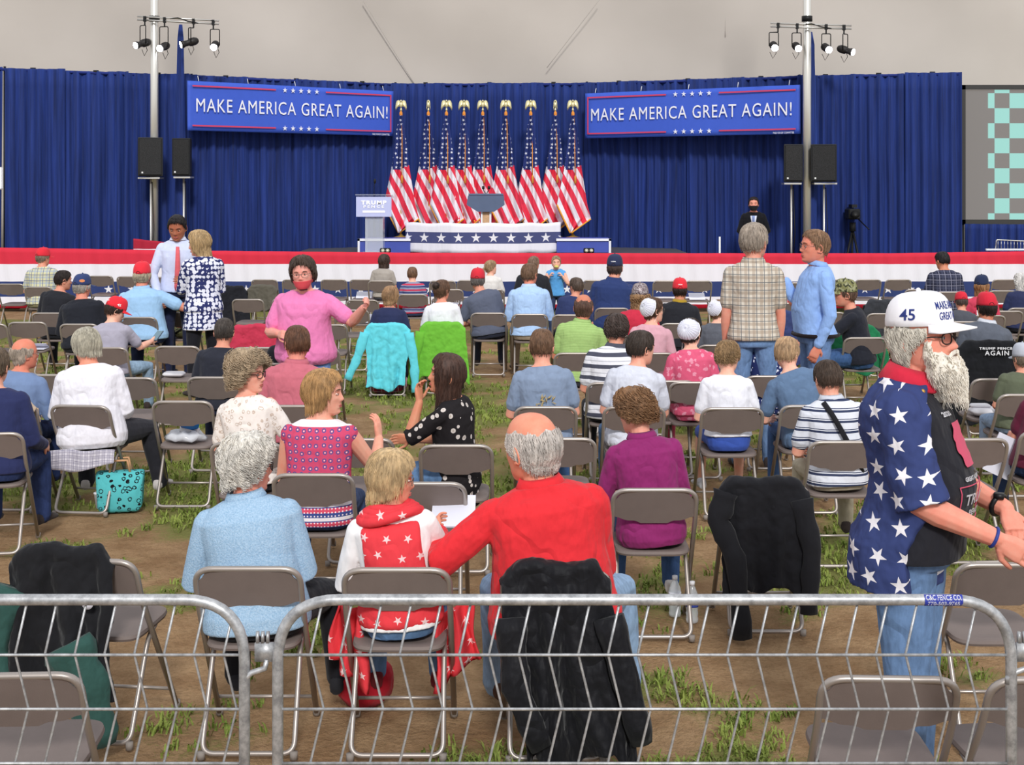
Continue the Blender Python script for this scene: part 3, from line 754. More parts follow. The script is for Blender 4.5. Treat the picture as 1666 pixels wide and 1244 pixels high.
# ================================================================ folding chairs
CHM = mat('chair_plastic', '#756964', .6, var=.06, bump=.08, bscale=300)
CHT = mat('chair_tube', '#a59c95', .38, .55, .5)
CAPM = mat('foot_cap', '#8b837c', .7)
def make_chair():
    e = empty('folding_chair', (0, 0, 0))
    x = .209; r = .0125
    m = MB(); top = (-.235, .757)
    p = arc_path([(x, .225, .012), (x, -.17, .60), (x, -.235, .757), (-x, -.235, .757), (-x, -.17, .60), (-x, .225, .012)], .075, 7)
    m.tube(p, r, 8); m.build('back_frame', CHT, e)
    m = MB(); xi = .178
    p = arc_path([(xi, .06, .415), (xi, -.02, .38), (xi+.006, -.225, .02), (-xi-.006, -.225, .02), (-xi, -.02, .38), (-xi, .06, .415)], .05, 6)
    m.tube(p, .011, 8); m.build('rear_leg_frame', CHT, e)
    m = MB(); m.tube([(-x, .17, .10), (x, .17, .10)], .008, 6); m.build('stretcher', CHT, e)
    for sx in (-1, 1):
        for (xx, yy) in ((x, .228), (xi+.006, -.228)):
            m = MB(); m.tube([(sx*xx, yy, .0), (sx*xx, yy, .03)], .016, 8); m.build('foot_cap', CAPM, e)
    # seat
    m = MB(); rings = []; n = 40
    for z, ins in ((.418, .02), (.414, .004), (.424, 0), (.436, .004), (.440, .016), (.434, .06), (.430, .12)):
        g = []
        for k in range(n):
            a = 2*math.pi*k/n; c, s_ = math.cos(a), math.sin(a); ex = 2/5.5
            g.append(V((.192-ins)*math.copysign(abs(c)**ex, c), .03+(.2-ins)*math.copysign(abs(s_)**ex, s_), z+.006*s_))
        rings.append(g)
    m.loft(rings); m.build('seat', CHM, e, auto=40)
    # backrest
    m = MB(); nu, nv = 24, 5; rings = []
    def fr(u, w, side):
        xx = lerp(-.2, .2, u); a = abs(xx)
        zb = .592 + .02*sstep(.13, .2, a) - (.014 if a < .075 else .014*(1-sstep(.075, .09, a)))*1
        zt = .752-.05*sstep(.155, .2, a)
        z = lerp(zb, zt, w); y = lerp(-.17, -.232, (z-.6)/.157) - .012*math.cos(xx/.2*1.5) + (.006 if side else -.004)
        return V(xx, y, z)
    A = [fr(i/nu, 0, 0) for i in range(nu+1)]+[fr(1, j/nv, 0) for j in range(1, nv+1)]+[fr(1-i/nu, 1, 0) for i in range(1, nu+1)]+[fr(0, 1-j/nv, 0) for j in range(1, nv)]
    m.grid(lambda u, w: fr(u, w, 0), nu, nv); m.grid(lambda u, w: fr(1-u, w, 1), nu, nv)
    B = [p+V(0, .01, 0) for p in A]
    m.loft([A, B], caps=False); m.build('backrest', CHM, e, auto=35)
    return e
CH0 = make_chair(); CH0_used = [False]
def chair(cx, yt, label, rz=0.0, group=None):
    d = 3300.0/(yt-305.0)
    return chair_at(PX(cx, d), d+.235, label, rz, group)
def chair_at(x, y, label, rz=0.0, group=None):
    if not CH0_used[0]: o = CH0; CH0_used[0] = True
    else: o = copy_tree(CH0)
    if 'group' in o.keys(): del o['group']
    o.location = (x, y, 0); o.rotation_euler = (0, 0, R(rz))
    tag(o, label, 'chair', group); return o
# ================================================================ crowd barriers in front
GALV = NT('galvanised_steel', .42, .55, .5)
_n = GALV.noise(GALV.co(), 30, 5, .7); GALV.color(GALV.mix(GALV.ramp(_n, .35, .68), srgb('#8f9092'), srgb('#c9cacb'))); GALV = GALV.mat
def barrier(x0, x1, label, y=3.7, sticker=False):
    e = empty('crowd_barrier', ((x0+x1)/2, y, 0), 0, label, 'barrier'); w = x1-x0; h = w/2; zt = 1.143
    m = MB(); m.tube(arc_path([(-h, 0, .1), (-h, 0, zt), (h, 0, zt), (h, 0, .1)], .17, 10), .0155, 12)
    m.tube([(-h, 0, .13), (h, 0, .13)], .0155, 10); m.build('frame', GALV, e)
    zs = [.993, .845, .697, .549, .401, .253]
    m = MB()
    for z in zs: m.tube([(-h, -.004, z), (h, -.004, z)], .0042, 6)
    m.build('cross_wires', GALV, e)
    m = MB(); n = int((w-.05)/.0815); off = (w-n*.0815)/2
    for k in range(n+1):
        xx = -h+off+k*.0815
        dd = h-abs(xx); zz = zt if dd > .17 else zt-.17+math.sqrt(max(0, .17**2-(.17-dd)**2))
        if dd < .03: continue
        zl = [zz]+zs+[.13]; pts = []
        for q, z in enumerate(zl):
            dx = .018*(1 if q % 2 == 0 else -1)
            if q == 0: dx = .016*min(1, (zz-.993)/.15)*2-.016 if zz-.993 < .15 else .016
            pts.append((xx+dx, .004, z))
        m.tube(pts, .0036, 6)
    m.build('mesh_wires', GALV, e)
    m = MB()
    for sx in (-1, 1): m.tube([(sx*h, -.28, .012), (sx*h, -.02, .10), (sx*h, .02, .10), (sx*h, .28, .012)], .014, 8)
    m.build('feet', GALV, e)
    return e
e1 = barrier(-2.85, -.732, 'galvanised crowd barrier filling the left foreground')
e2 = barrier(-.641, 1.366, 'galvanised crowd barrier with a blue company sticker')
e3 = barrier(1.442, 3.5, 'galvanised crowd barrier just entering at the right edge')
# hooks that join the sections
for e, lx in ((e2, -.641), (e3, 1.442)):
    hh = lx-e.location.x
    m = MB(); m.box((hh-.035, 0, 1.0), (.055, .012, .05)); 
    for k in range(3): m.box((hh-.055+k*.014, 0, 1.04), (.008, .012, .03))
    m.tube([(hh-.03, 0, .98), (hh-.035, 0, .955), (hh-.07, -.005, .945), (hh-.088, -.005, .93), (hh-.088, -.005, .915)], .008, 8)
    m.build('hook', GALV, e)
# sticker wrapped round the top rail
X = PX(1533, 3.7)-e2.location.x; r = .0163
m = MB(); m.grid(lambda u, w: V(X+(u-.5)*.104, -r*math.cos((w-.5)*2.6), 1.143+r*math.sin((w-.5)*2.6)), 8, 16); m.build('sticker', mat('sticker_blue', '#2f3c9a', .4), e2)
wrap = lambda dz: (lambda x, y, z: V(X+x, -(r+.0008)*math.cos((z+dz)/r), 1.143+(r+.0008)*math.sin((z+dz)/r)))
SW = mat('sticker_white', '#f2f2f6', .4)
text_obj('C&C FENCE CO.', .02, SW, e2, 'sticker_lettering', .0002, .0006, 1.0, .098, fn=wrap(.0095))
text_obj('770-503-9765', .016, SW, e2, 'sticker_lettering', .0002, .0004, 1.0, .088, fn=wrap(-.007))
# ================================================================ people
HSEG = 40
def head_xy(v, th):
    """surface of a unit head: v in [-1,1] (chin..crown), th angle from the face direction (+y) towards +x; metres"""
    c, s = math.cos(th), math.sin(th)
    k = (max(0.0, 1-abs(v)**2.4))**(1/2.4)
    if v >= 0: w = .077*k; yf = .090*k; yb = .104*k
    else:
        w = .077*interp(-v, [(0, 1), (.25, .97), (.5, .88), (.7, .77), (.85, .62), (.95, .43), (1, .22)])
        yf = interp(-v, [(0, .090), (.4, .090), (.7, .089), (.85, .086), (.95, .074), (1, .05)])
        yb = interp(-v, [(0, .104), (.25, .095), (.5, .076), (.7, .05), (.85, .02), (1, .0)])
    ex = .88
    x = w*math.copysign(abs(s)**ex, s)
    y = (yf if c > 0 else yb)*math.copysign(abs(c)**ex, c)
    if v < 0 and c > 0: x *= 1+.04*c
    return x, y
def gau(x, s): return math.exp(-(x/s)**2)
def head_rings(fine=1, nose=1.0, old=0.0):
    nr, ns = (44, 56) if fine else (22, 26)
    rings = []
    for i in range(nr+1):
        v = -math.cos(math.pi*(.02+.96*i/nr)); v = v*.5+(-1+2*i/nr)*.5; v = max(-.995, min(.995, v))
        z = .118*v; g = []
        for j in range(ns):
            th = 2*math.pi*j/ns; x, y = head_xy(v, th)
            if y > .02:
                dx = abs(x)
                y += .022*nose*gau(x, .0125)*interp(z, [(-.047, 0), (-.036, .85), (-.026, 1), (-.010, .62), (.012, .12), (.03, 0)])
                y += .006*nose*gau(dx-.013, .009)*gau(z+.034, .009)
                y -= .012*gau(dx-.032, .017)*gau(z-.001, .014)
                y += .005*gau(dx-.028, .03)*gau(z-.026, .011)
                y += .0055*gau(x, .024)*(gau(z+.058, .0052)+gau(z+.070, .0056)) - .0055*gau(x, .022)*gau(z+.0640, .0026)
                y -= .004*gau(x, .03)*gau(z+.082, .008); y += .006*gau(x, .02)*gau(z+.101, .012)
                y -= .004*gau(dx-.047, .014)*gau(z+.052, .024)
                y += .004*gau(dx-.042, .016)*gau(z+.022, .014)
            g.append(V(x, y, z))
        rings.append(g)
    return rings
def frame_from(yaw, pitch, roll):
    return Matrix.Rotation(yaw, 3, 'Z') @ Matrix.Rotation(pitch, 3, 'X') @ Matrix.Rotation(roll, 3, 'Y')
HL = {  # hairline height over the angle from the face (degrees): hair grows above it
 'short': [(0, .080), (35, .074), (52, .055), (66, .022), (78, -.008), (92, -.018), (104, -.038), (125, -.056), (180, -.062)],
 'recede': [(0, .105), (30, .108), (50, .075), (66, .022), (78, -.01), (92, -.02), (104, -.045), (125, -.070), (180, -.078)],
 'bob': [(0, .074), (25, .070), (42, .056), (56, .028), (66, -.02), (77, -.075), (110, -.105), (180, -.115)],
 'bobshort': [(0, .074), (30, .066), (48, .052), (62, .030), (73, -.005), (86, -.055), (105, -.08), (180, -.10)],
 'shoulder': [(0, .076), (28, .070), (45, .040), (58, -.05), (70, -.12), (100, -.16), (180, -.18)],
 'long': [(0, .080), (28, .072), (44, .045), (56, -.05), (66, -.18), (85, -.26), (120, -.32), (180, -.33)],
 'mullet': [(0, .080), (40, .070), (60, .030), (74, .0), (86, -.02), (98, -.075), (112, -.115), (180, -.125)],
 'up': [(0, .078), (30, .072), (50, .050), (66, .018), (84, -.02), (100, -.055), (140, -.08), (180, -.085)],
 'fringe': [(0, .3), (62, .3), (70, .035), (78, .0), (92, -.015), (104, -.045), (125, -.070), (180, -.078)],
}
def hair_build(style, th_k, parent_fn, matl, parent, N=200, curl=0.0, rad=.0028, sc=1.0, seed=1, part=0.0, top=None, lump=.25, length=None):
    rng = random.Random(seed); hl = HL[style]
    zmin = min(z for a, z in hl)
    def line(deg): return interp(abs(deg), hl)
    def tj(th): return (.005*math.sin(th*4+seed)+.004*math.sin(th*9)+.003*math.sin(th*21)) if top is not None else 0
    mb = MB(); ns = 44; zs = []
    z = .1175
    while z > .06: zs.append(z); z -= .006 if z > .1 else .011
    while z > zmin-.03: zs.append(z); z -= .013
    ph = [rng.random()*6.28 for _ in range(5)]
    def surf(z, th, off):
        deg = abs(math.degrees(th)); vv = z/.118
        if vv >= -.45: x, y = head_xy(max(-.995, min(.995, vv)), th)
        else:
            x, y = head_xy(-.45, th); k = sstep(-.053, -.12, z); back = .5-.5*math.cos(th)
            x *= 1-.02*k; y = lerp(y, y*(.95 if y > 0 else 1.02), k)
            if style in ('short', 'up', 'fringe', 'recede', 'mullet'): x *= 1-.25*k; y = lerp(y, y*.72, k) if y < 0 else y
            if z < -.15: y -= .02*sstep(-.15, -.3, z)*back
        n = V(x, y, 0); L = n.length or 1e-6
        if vv > .3:
            n3 = V(x/.077**2*.006, y/.1**2*.006, z/.118**2*.006*sstep(.3, .9, vv)*1.3).normalized()
        else: n3 = V(x/L, y/L, 0)
        return V(x, y, z)+n3*off
    rings = []
    for z in zs:
        g = []
        for j in range(ns):
            th = 2*math.pi*j/ns; th = th if th <= math.pi else th-2*math.pi; deg = math.degrees(th)
            h = line(deg); msk = sstep(h-.006, h+.012, z)
            if top is not None: msk *= 1-sstep(top-.012, top+.012, z+tj(th))
            lm = 1+lump*(math.sin(3*th+ph[0]+z*20)+.6*math.sin(7*th+ph[1]-z*35)+.4*math.sin(13*th+z*60+ph[2]))*.6
            off = lerp(-.014, th_k*lm*(1 if z > -.06 else 1), msk)
            if msk < .5 and z < -.06: off = -.035
            g.append(parent_fn(surf(z, th, off)*1.0))
        rings.append(g)
    cap = rings[0]; c = parent_fn(V(0, -.005, .118+ (th_k if top is None else -.014)))
    mb.loft([[lerp(c, p, .25) for p in cap]]+rings, caps=True)
    for _ in range(N):
        for tries in range(8):
            th = rng.uniform(-math.pi, math.pi); deg = math.degrees(th); h = line(deg)
            hi = .112 if top is None else top-tj(th)
            if h < hi-.02: break
        z0 = lerp(h, hi, rng.random()**.7) ; ln = min(z0-h+rng.uniform(-.005, .012), rng.uniform(.05, .12) if style != 'long' else rng.uniform(.1, .3))
        if ln < .012: ln = .02
        seg = 7 if not curl else 12; pts = []; rs = []; drift = rng.uniform(-.25, .25); f0 = rng.random()*6.28; am = curl*rng.uniform(.6, 1.2)
        for k in range(seg):
            t = k/(seg-1); zz = z0-ln*t; a = th+drift*t*ln*4
            lm = 1+lump*(math.sin(3*a+ph[0]+zz*20)+.6*math.sin(7*a+ph[1]-zz*35)+.4*math.sin(13*a+zz*60+ph[2]))*.6
            o = th_k*lm+.0005+.003*math.sin(t*3.1)*rng.random()
            if curl: o += am*math.sin(t*16+f0)*.7+am*.4; a += am*9*math.cos(t*16+f0)
            pts.append(parent_fn(surf(zz, a, o))); rs.append(rad*sc*(1-.75*t)*(.6+.4*min(1, t*6)))
        mb.tube(pts, rs, 4 if curl else 3, up=(0, 1, 0), caps=False)
    return mb.build('hair', matl, parent)
def hand_parts(mb, wrist, hd, pn, side, s=1.0, curl=.35, spread=.06, fine=True):
    """palm and five fingers; hd hand direction, pn palm normal (curl direction), side +1 puts the thumb on +lat"""
    hd = hd.normalized(); pn = (pn-hd*pn.dot(hd)).normalized(); lat = hd.cross(pn)*side
    def el(c, a, b, r=8):
        return [c+lat*(a*math.copysign(abs(math.cos(q))**.7, math.cos(q)))+pn*(b*math.copysign(abs(math.sin(q))**.8, math.sin(q))) for q in [2*math.pi*k/10 for k in range(10)]]
    mb.loft([el(wrist-hd*.02*s, .026*s, .019*s), el(wrist+hd*.012*s, .028*s, .018*s), el(wrist+hd*.045*s, .038*s, .017*s), el(wrist+hd*.08*s, .041*s, .014*s), el(wrist+hd*.094*s, .036*s, .010*s)])
    fl = [(.029, .070, .0088), (.0098, .079, .0092), (-.0098, .073, .0088), (-.029, .058, .0078)]
    for i, (off, ln, r) in enumerate(fl):
        base = wrist+hd*.086*s+lat*off*s
        d = (hd+lat*spread*(1.5-i)).normalized(); p = [base-hd*.02*s, base]; q = base; a = curl*(.6+.12*i)
        for seg, f in enumerate((.46, .30, .24)):
            dd = (d*math.cos(a)+pn*math.sin(a)); q = q+dd*ln*f*s; p.append(q); a += curl*(1.0+.1*i)
        mb.tube(p, [r*s*.9, r*s, r*s*.97, r*s*.9, r*s*.8], 8, round_ends=True)
    b = wrist+hd*.022*s+lat*.026*s; d1 = (hd*.62+lat*.72+pn*.25).normalized(); d2 = (hd*.9+lat*.25+pn*(.25+curl*.4)).normalized()
    mb.tube([b-lat*.012*s, b, b+d1*.036*s, b+d1*.036*s+d2*.032*s, b+d1*.036*s+d2*.032*s+(d2+pn*curl*.5).normalized()*.024*s], [.013*s, .0135*s, .0108*s, .0096*s, .0082*s], 8, round_ends=True)
def N3(v): return V(*v).normalized()
class P: pass
PEOPLE = {}
def person(label, x, y, yaw=0, sit=True, s=1.0, girth=1.0, lean=4, side=0, twist=0, head=(0, 0, 0), armL=None, armR=None, legL=None, legR=None,
           skn='#e0a890', hair=None, top=None, bottom=None, shoes='#3a3230', fine=0, sleeve='short', hem=-.05, seat=.445, hatf=None, hands=(.4, .4), hdir=(None, None), pnorm=(None, None), neckf=.0, nose=1.0, face=False, glasses=None, hsc=1.0, shirt_mat=None, collar=None, dress=None, bare_legs=False, hunch=0, belly=0.0, eyes='#3a2c22', lipc='#b5625a', brow='#6b5544', z0=0.0, group=None, body_lumps=None, fold=.0055, extra=None, bust=0.0):
    """all lengths are for a 1.75 m adult times s; yaw 0 faces the stage (+y)"""
    e = empty('person', (x, y, z0), R(yaw), label, 'person', group)
    p = P(); p.e = e; p.s = s
    hz = (seat+.095*s) if sit else .93*s
    # spine
    segs = 14; pos = V(0, 0, hz); p.sp = []
    Ltot = .60*s
    for i in range(segs+1):
        t = i/segs; fw = R(lean*(.5+1.0*t)+hunch*max(0, t-.35)*1.5); sd_ = R(side*(.6+.8*t))
        up = V(math.sin(sd_), math.sin(fw), math.cos(fw)*math.cos(sd_)).normalized()
        tw = R(twist*t); rt = V(math.cos(tw), math.sin(tw), 0); rt = (rt-up*rt.dot(up)).normalized(); fwd = up.cross(rt)
        p.sp.append((t*Ltot, pos.copy(), rt, fwd, up)); pos = pos+up*(Ltot/segs)
    def spine(t):
        t *= s; i = max(0, min(segs-1, int(t/Ltot*segs))); f = t/Ltot*segs-i
        a, b = p.sp[i], p.sp[i+1]
        return a[1].lerp(b[1], f) if 0 <= f <= 1 else a[1]+(b[1]-a[1])*f, a[2], a[3], a[4]
    p.spine = spine
    g = girth
    TR = p.TR = [(-.10, .150*g, .105*g, .0), (-.06, .172*g, .125*g, 0), (.0, .178*g, .130*g, .0), (.08, .168*g, .125*g, .006+belly*.5), (.17, .158*g, .118*g, .01+belly), (.26, .163*lerp(1, g, .8), .118*lerp(1, g, .8), .012+belly*.6+bust*.3),
          (.35, .175*lerp(1, g, .7), .122*lerp(1, g, .6), .008+bust*.6), (.42, .187*lerp(1, g, .6), .112*lerp(1, g, .5), .0), (.462, .166*lerp(1, g, .5), .092*lerp(1, g, .4), -.006), (.492, .140*lerp(1, g, .35), .076, -.010), (.520, .088*lerp(1, g, .2), .065, -.008), (.545, .064, .058, -.002), (.575, .056, .056, .004)]
    def torso(mb, inf, t0, t1, n=26, hemw=0.0):
        rings = []
        ts = [q for q in TR if t0 <= q[0] <= t1]
        def at(t):
            return [interp(t, [(q[0], q[k]) for q in TR]) for k in (1, 2, 3)]
        tl = [t0]+[q[0] for q in TR if t0+.01 < q[0] < t1-.005]+[t1]
        for t in tl:
            a, b, c = at(t); pc, rt, fw, up = spine(t); h = hemw*sstep(.12, t0, t)
            a = (a+inf+h)*s; b = (b+inf+h)*s
            rings.append([pc+fw*c*s+rt*(a*math.copysign(abs(math.cos(q))**.82, math.cos(q)))+fw*(b*math.copysign(abs(math.sin(q))**.9, math.sin(q))) for q in [2*math.pi*k/n for k in range(n)]])
        mb.loft(rings)
    # head frame
    nb, rt, fw, up = spine(.555)
    hm = frame_from(R(head[0]), R(head[1]), R(head[2]))
    hup = (up*.55+(hm @ V(0, 0, 1))*.6).normalized()
    hfw = hm @ V(0, 1, 0)
    HC = nb+hup*.108*s+hfw*(.018+neckf)*s+fw*.012*s
    hs = hsc*(s if s > .8 else lerp(.8, s, .55))*1.09
    p.hm = hm; p.HC = HC; p.hs = hs
    hp = lambda q: HC+hm @ (q*hs)
    p.hp = hp
    # shoulders & arms
    p.sh = {}; p.el = {}; p.wr = {}; p.hd = {}
    sc_, srt, sfw, sup = spine(.437-.03*max(0, g-1))
    for k, sgn, arm in (('L', -1, armL), ('R', 1, armR)):
        arm = arm or ((.25, .12, -1), (-.35, 1, -.12))
        wd = (.163*lerp(1, g, .45))
        sh = sc_+srt*(sgn*wd*s)+sup*.0*s+sfw*(-.005*s)
        if len(arm) > 3: sh = sh + V(*arm[3])*s
        u = N3((arm[0][0]*sgn, arm[0][1], arm[0][2])); f = N3((arm[1][0]*sgn, arm[1][1], arm[1][2]))
        el = sh+u*.295*s; wr = el+f*.245*s
        h = N3((arm[2][0]*sgn, arm[2][1], arm[2][2])) if len(arm) > 2 and arm[2] else f
        p.sh[k], p.el[k], p.wr[k], p.hd[k] = sh, el, wr, h
    # legs
    p.kn = {}; p.an = {}; p.hj = {}
    h0, hrt, hfw0, hup0 = spine(0)
    for k, sgn, leg in (('L', -1, legL), ('R', 1, legR)):
        hj = V(sgn*.088*s*lerp(1, g, .5), .0, hz-(.0 if sit else .02)*s)
        if sit: leg = leg or ((.16, 1, -.06), (.02, .05, -1))
        else: leg = leg or ((.04, .02, -1), (.02, -.03, -1))
        kn = hj+N3((leg[0][0]*sgn, leg[0][1], leg[0][2]))*.43*s
        d = N3((leg[1][0]*sgn, leg[1][1], leg[1][2])); L2 = .41*s
        if sit and kn.z+d.z*L2 < .075: L2 = max(.2, (kn.z-.075)/-d.z)
        an = kn+d*L2
        if sit and an.z < .0: an.z = .075
        p.hj[k], p.kn[k], p.an[k] = hj, kn, an
    # ---- body mesh
    mb = MB()
    mb.loft([[hp(q) for q in r] for r in head_rings(fine, nose)])
    for sgn in (-1, 1):   # ears
        if fine:
            er = Matrix.Rotation(R(-12), 3, 'X')
            pts = [hp(V(sgn*.074, -.006, 0)+er @ V(sgn*(.006+.008*(1-math.cos(a))*.5), .014*math.cos(a)-.004, -.012+.029*math.sin(a))) for a in [math.pi*2*k/12 for k in range(12)]]
            mb.tube(pts, .0042*hs, 6, closed=True)
            mb.ball(hp(V(sgn*.076, -.006, -.012)), (.006*hs, .013*hs, .024*hs), 8, 6, rot=hm)
            mb.ball(hp(V(sgn*.078, .0, -.036)), .0075*hs, 8, 6)
        else: mb.ball(hp(V(sgn*.078, -.008, -.01)), (.009*hs, .016*hs, .029*hs), 8, 6, rot=hm)
    n0 = spine(.50)[0]
    mb.tube([n0-hup*.03*s, n0+(HC-n0)*.35, HC-hm @ V(0, .018*hs, .05*hs), HC-hm @ V(0, .02*hs, 0)], [.066*s*lerp(1, g, .4), .056*s*lerp(1, g, .35), .054*hs, .05*hs], 14)
    torso(mb, -.016, -.06, .56)
    for k, sgn in (('L', -1), ('R', 1)):
        ag = lerp(1, g, .5); sh, el, wr = p.sh[k], p.el[k], p.wr[k]
        mb.tube([sh, sh.lerp(el, .3), sh.lerp(el, .7), el, el.lerp(wr, .22), el.lerp(wr, .6), wr], [q*s*ag for q in (.050, .049, .043, .039, .041, .034, .0265)], 12, round_ends=True)
        i = 0 if k == 'L' else 1
        pn = V(*pnorm[i]) if pnorm[i] else (V(-sgn, 0, -.2) if abs(p.hd[k].x) < .7 else V(0, 0, -1))
        thumb_side = -sgn
        hand_parts(mb, wr+p.hd[k]*.005, p.hd[k], pn, thumb_side, s*(.97 if s > .85 else .95), hands[i])
        hj, kn, an = p.hj[k], p.kn[k], p.an[k]
        if bare_legs: mb.tube([hj, hj.lerp(kn, .5), kn, kn.lerp(an, .3), kn.lerp(an, .7), an], [q*s*ag for q in (.075, .068, .054, .053, .042, .035)], 12)
        else: mb.tube([hj, kn, an], [q*s for q in (.055, .04, .03)], 8)
        if bare_legs or True: mb.ball(an+V(0, .04*s, -.035*s), (.03*s, .08*s, .03*s), 8, 6)
    b = mb.build('body', skin(skn), e)
    add_mod(b, 'REMESH', mode='VOXEL', voxel_size=[.0095, .0052, .0036][fine], use_smooth_shade=True)
    sm = add_mod(b, 'SMOOTH', factor=.5, iterations=[2, 3, 3][fine])
    # ---- eyes, brows, lips
    if face:
        for sgn in (-1, 1):
            m = MB(); c = V(sgn*.0315, .0755, .001); m.ball(hp(c), (.0125*hs, .0105*hs, .0058*hs), 12, 10, rot=hm); eo = m.build('eye', mat('eye_white', '#e9e2dc', .25), e)
            m = MB(); m.ball(hp(c+V(0, .0092, .0)), (.0056*hs, .0022*hs, .0052*hs), 10, 6, rot=hm); m.build('iris', mat('iris', eyes, .3), eo)
            m = MB(); m.tube([hp(V(sgn*a, yy, zz)) for a, yy, zz in ((.016, .0925, .022), (.028, .0925, .027), (.042, .084, .026), (.052, .074, .019))], [.002*hs, .0034*hs, .003*hs, .001*hs], 6, flat=.7); m.build('eyebrow', hairmat(brow), e)
            m = MB(); m.tube([hp(V(sgn*a, yy, zz)) for a, yy, zz in ((.017, .082, .003), (.024, .0862, .0075), (.033, .0868, .0085), (.042, .0815, .005), (.047, .076, .0))], .0017*hs, 5); m.build('eyelid', skin(skn), eo)
        m = MB()
        for zz, rr in ((-.0585, .0042), (-.0695, .0050)):
            m.tube([hp(V(a*.023, .0955-.010*a*a, zz-(0.0035*abs(a) if zz > -.06 else -.0035*abs(a)))) for a in (-1, -.5, 0, .5, 1)], [.0012*hs, rr*hs*.85, rr*hs, rr*hs*.85, .0012*hs], 8, flat=.8, up=(0, 0, 1))
        m.build('lips', mat('lips', lipc, .5), e)
    if glasses:
        m = MB(); 
        for sgn in (-1, 1):
            m.tube([hp(V(sgn*.0335+.0245*math.copysign(abs(math.cos(a))**.7, math.cos(a)), .101-.010*((sgn*.0335+.0245*math.cos(a))/.05)**2, -.001+.0175*math.copysign(abs(math.sin(a))**.75, math.sin(a)))) for a in [2*math.pi*k/20 for k in range(20)]], .0019*hs*(1.3 if glasses == 'thick' else .8), 6, closed=True)
            m.tube([hp(V(sgn*.058, .089, .005)), hp(V(sgn*.074, .075, .007)), hp(V(sgn*.082, .01, .004)), hp(V(sgn*.083, -.01, -.006))], .0019*hs*(1.2 if glasses == 'thick' else .7), 6)
        m.tube([hp(V(-.009, .101, .003)), hp(V(0, .104, .006)), hp(V(.009, .101, .003))], .0018*hs, 6)
        m.build('glasses', mat('glasses_frame', '#2a1d1a' if glasses == 'thick' else '#6b625c', .3), e)
    # ---- clothes
    vox = [.0105, .0075, .0055][fine]
    def finish(o, amt=fold, vx=vox, it=3):
        add_mod(o, 'REMESH', mode='VOXEL', voxel_size=vx, use_smooth_shade=True)
        add_mod(o, 'SMOOTH', factor=.5, iterations=it)
        if amt:
            add_mod(o, 'DISPLACE', texture=FOLDS[1], texture_coords='GLOBAL', strength=amt*3.2, mid_level=.5)
    if top:
        mb = MB(); torso(mb, .008, hem, .515, hemw=.014)
        for k, sgn in (('L', -1), ('R', 1)):
            ag = lerp(1, g, .5); sh, el, wr = p.sh[k], p.el[k], p.wr[k]
            r0 = .057*s*ag
            if sleeve == 'short': mb.tube([sh, sh.lerp(el, .35), sh.lerp(el, .72)], [r0, .060*s*ag, .061*s*ag], 14, round_ends=True)
            elif sleeve == 'none': mb.tube([sh, sh.lerp(el, .10)], [.056*s*ag, .052*s*ag], 12, round_ends=True)
            elif sleeve == 'half': mb.tube([sh, sh.lerp(el, .5), el, el.lerp(wr, .12)], [r0, .058*s*ag, .054*s*ag, .054*s*ag], 14, round_ends=True)
            else: mb.tube([sh, sh.lerp(el, .45), el, el.lerp(wr, .5), el.lerp(wr, .95)], [r0, .056*s*ag, .052*s*ag, .046*s*ag, .038*s*ag], 14, round_ends=True)
        if body_lumps: body_lumps(mb, p)
        if dress: dress(mb, p)
        so = mb.build('shirt' if not dress else 'dress', top, e); finish(so); p.shirt = so
        if collar is not None:
            m = MB(); c0, r_, f_, u_ = spine(.535); ns = 24; rings = []
            for zz, rr in ((-.022, .083), (-.006, .072), (.012, .066), (.020, .069), (.006, .077), (-.016, .088)):
                rings.append([c0+u_*(zz+.010*math.sin(a))*s+r_*rr*s*math.cos(a)*lerp(1, g, .25)*1.04+f_*(rr*.92*s*math.sin(a)-.004) for a in [2*math.pi*q/ns for q in range(ns)]])
            m.loft(rings+[rings[0]], caps=False); m.build('collar', collar, e)
    if bottom:
        mb = MB()
        tt = [(-.10, .0), (-.05, .003), (0, .004), (.06, .0)] if sit else [(-.09, 0), (.06, 0)]
        torso(mb, -.001, -.10 if sit else -.08, .07)
        short = bottom[1] if isinstance(bottom, tuple) else 1.0; bm = bottom[0] if isinstance(bottom, tuple) else bottom
        for k, sgn in (('L', -1), ('R', 1)):
            ag = lerp(1, g, .6); hj, kn, an = p.hj[k], p.kn[k], p.an[k]
            pts = [hj-(kn-hj)*.05, hj.lerp(kn, .35), hj.lerp(kn, .75), kn, kn.lerp(an, .35), kn.lerp(an, .7), an+V(0, 0, -.02*s)]
            rs = [q*s*ag for q in (.096, .086, .072, .064, .062, .055, .053)]
            m_ = max(3, int(round(len(pts)*short))); mb.tube(pts[:m_], rs[:m_], 14, round_ends=True)
        to = mb.build('trousers' if short == 1.0 else 'shorts', bm, e); finish(to, fold*.8)
    # ---- shoes
    if shoes:
        sm_ = cloth(shoes, fold=.1) if isinstance(shoes, str) else shoes
        for k, sgn in (('L', -1), ('R', 1)):
            an = p.an[k]; kn = p.kn[k]; m = MB(); fz = an.z-.075*s
            dr = V(sgn*.15, 1, 0).normalized(); q0 = V(an.x, an.y, max(0.0, fz) if sit else fz)
            lt = V(dr.y, -dr.x, 0); rings = []
            for t, w, h in ((-.075, .022, .05), (-.07, .032, .075), (-.03, .038, .095), (.02, .04, .085), (.07, .042, .06), (.12, .046, .048), (.16, .042, .038), (.185, .022, .025)):
                rings.append([q0+dr*t*s+lt*(w*s*math.cos(a))+V(0, 0, (h*.5+h*.5*math.copysign(abs(math.sin(a))**.6, math.sin(a)))*s) for a in [2*math.pi*q/12 for q in range(12)]])
            m.loft(rings); m.build('shoe', sm_, e)
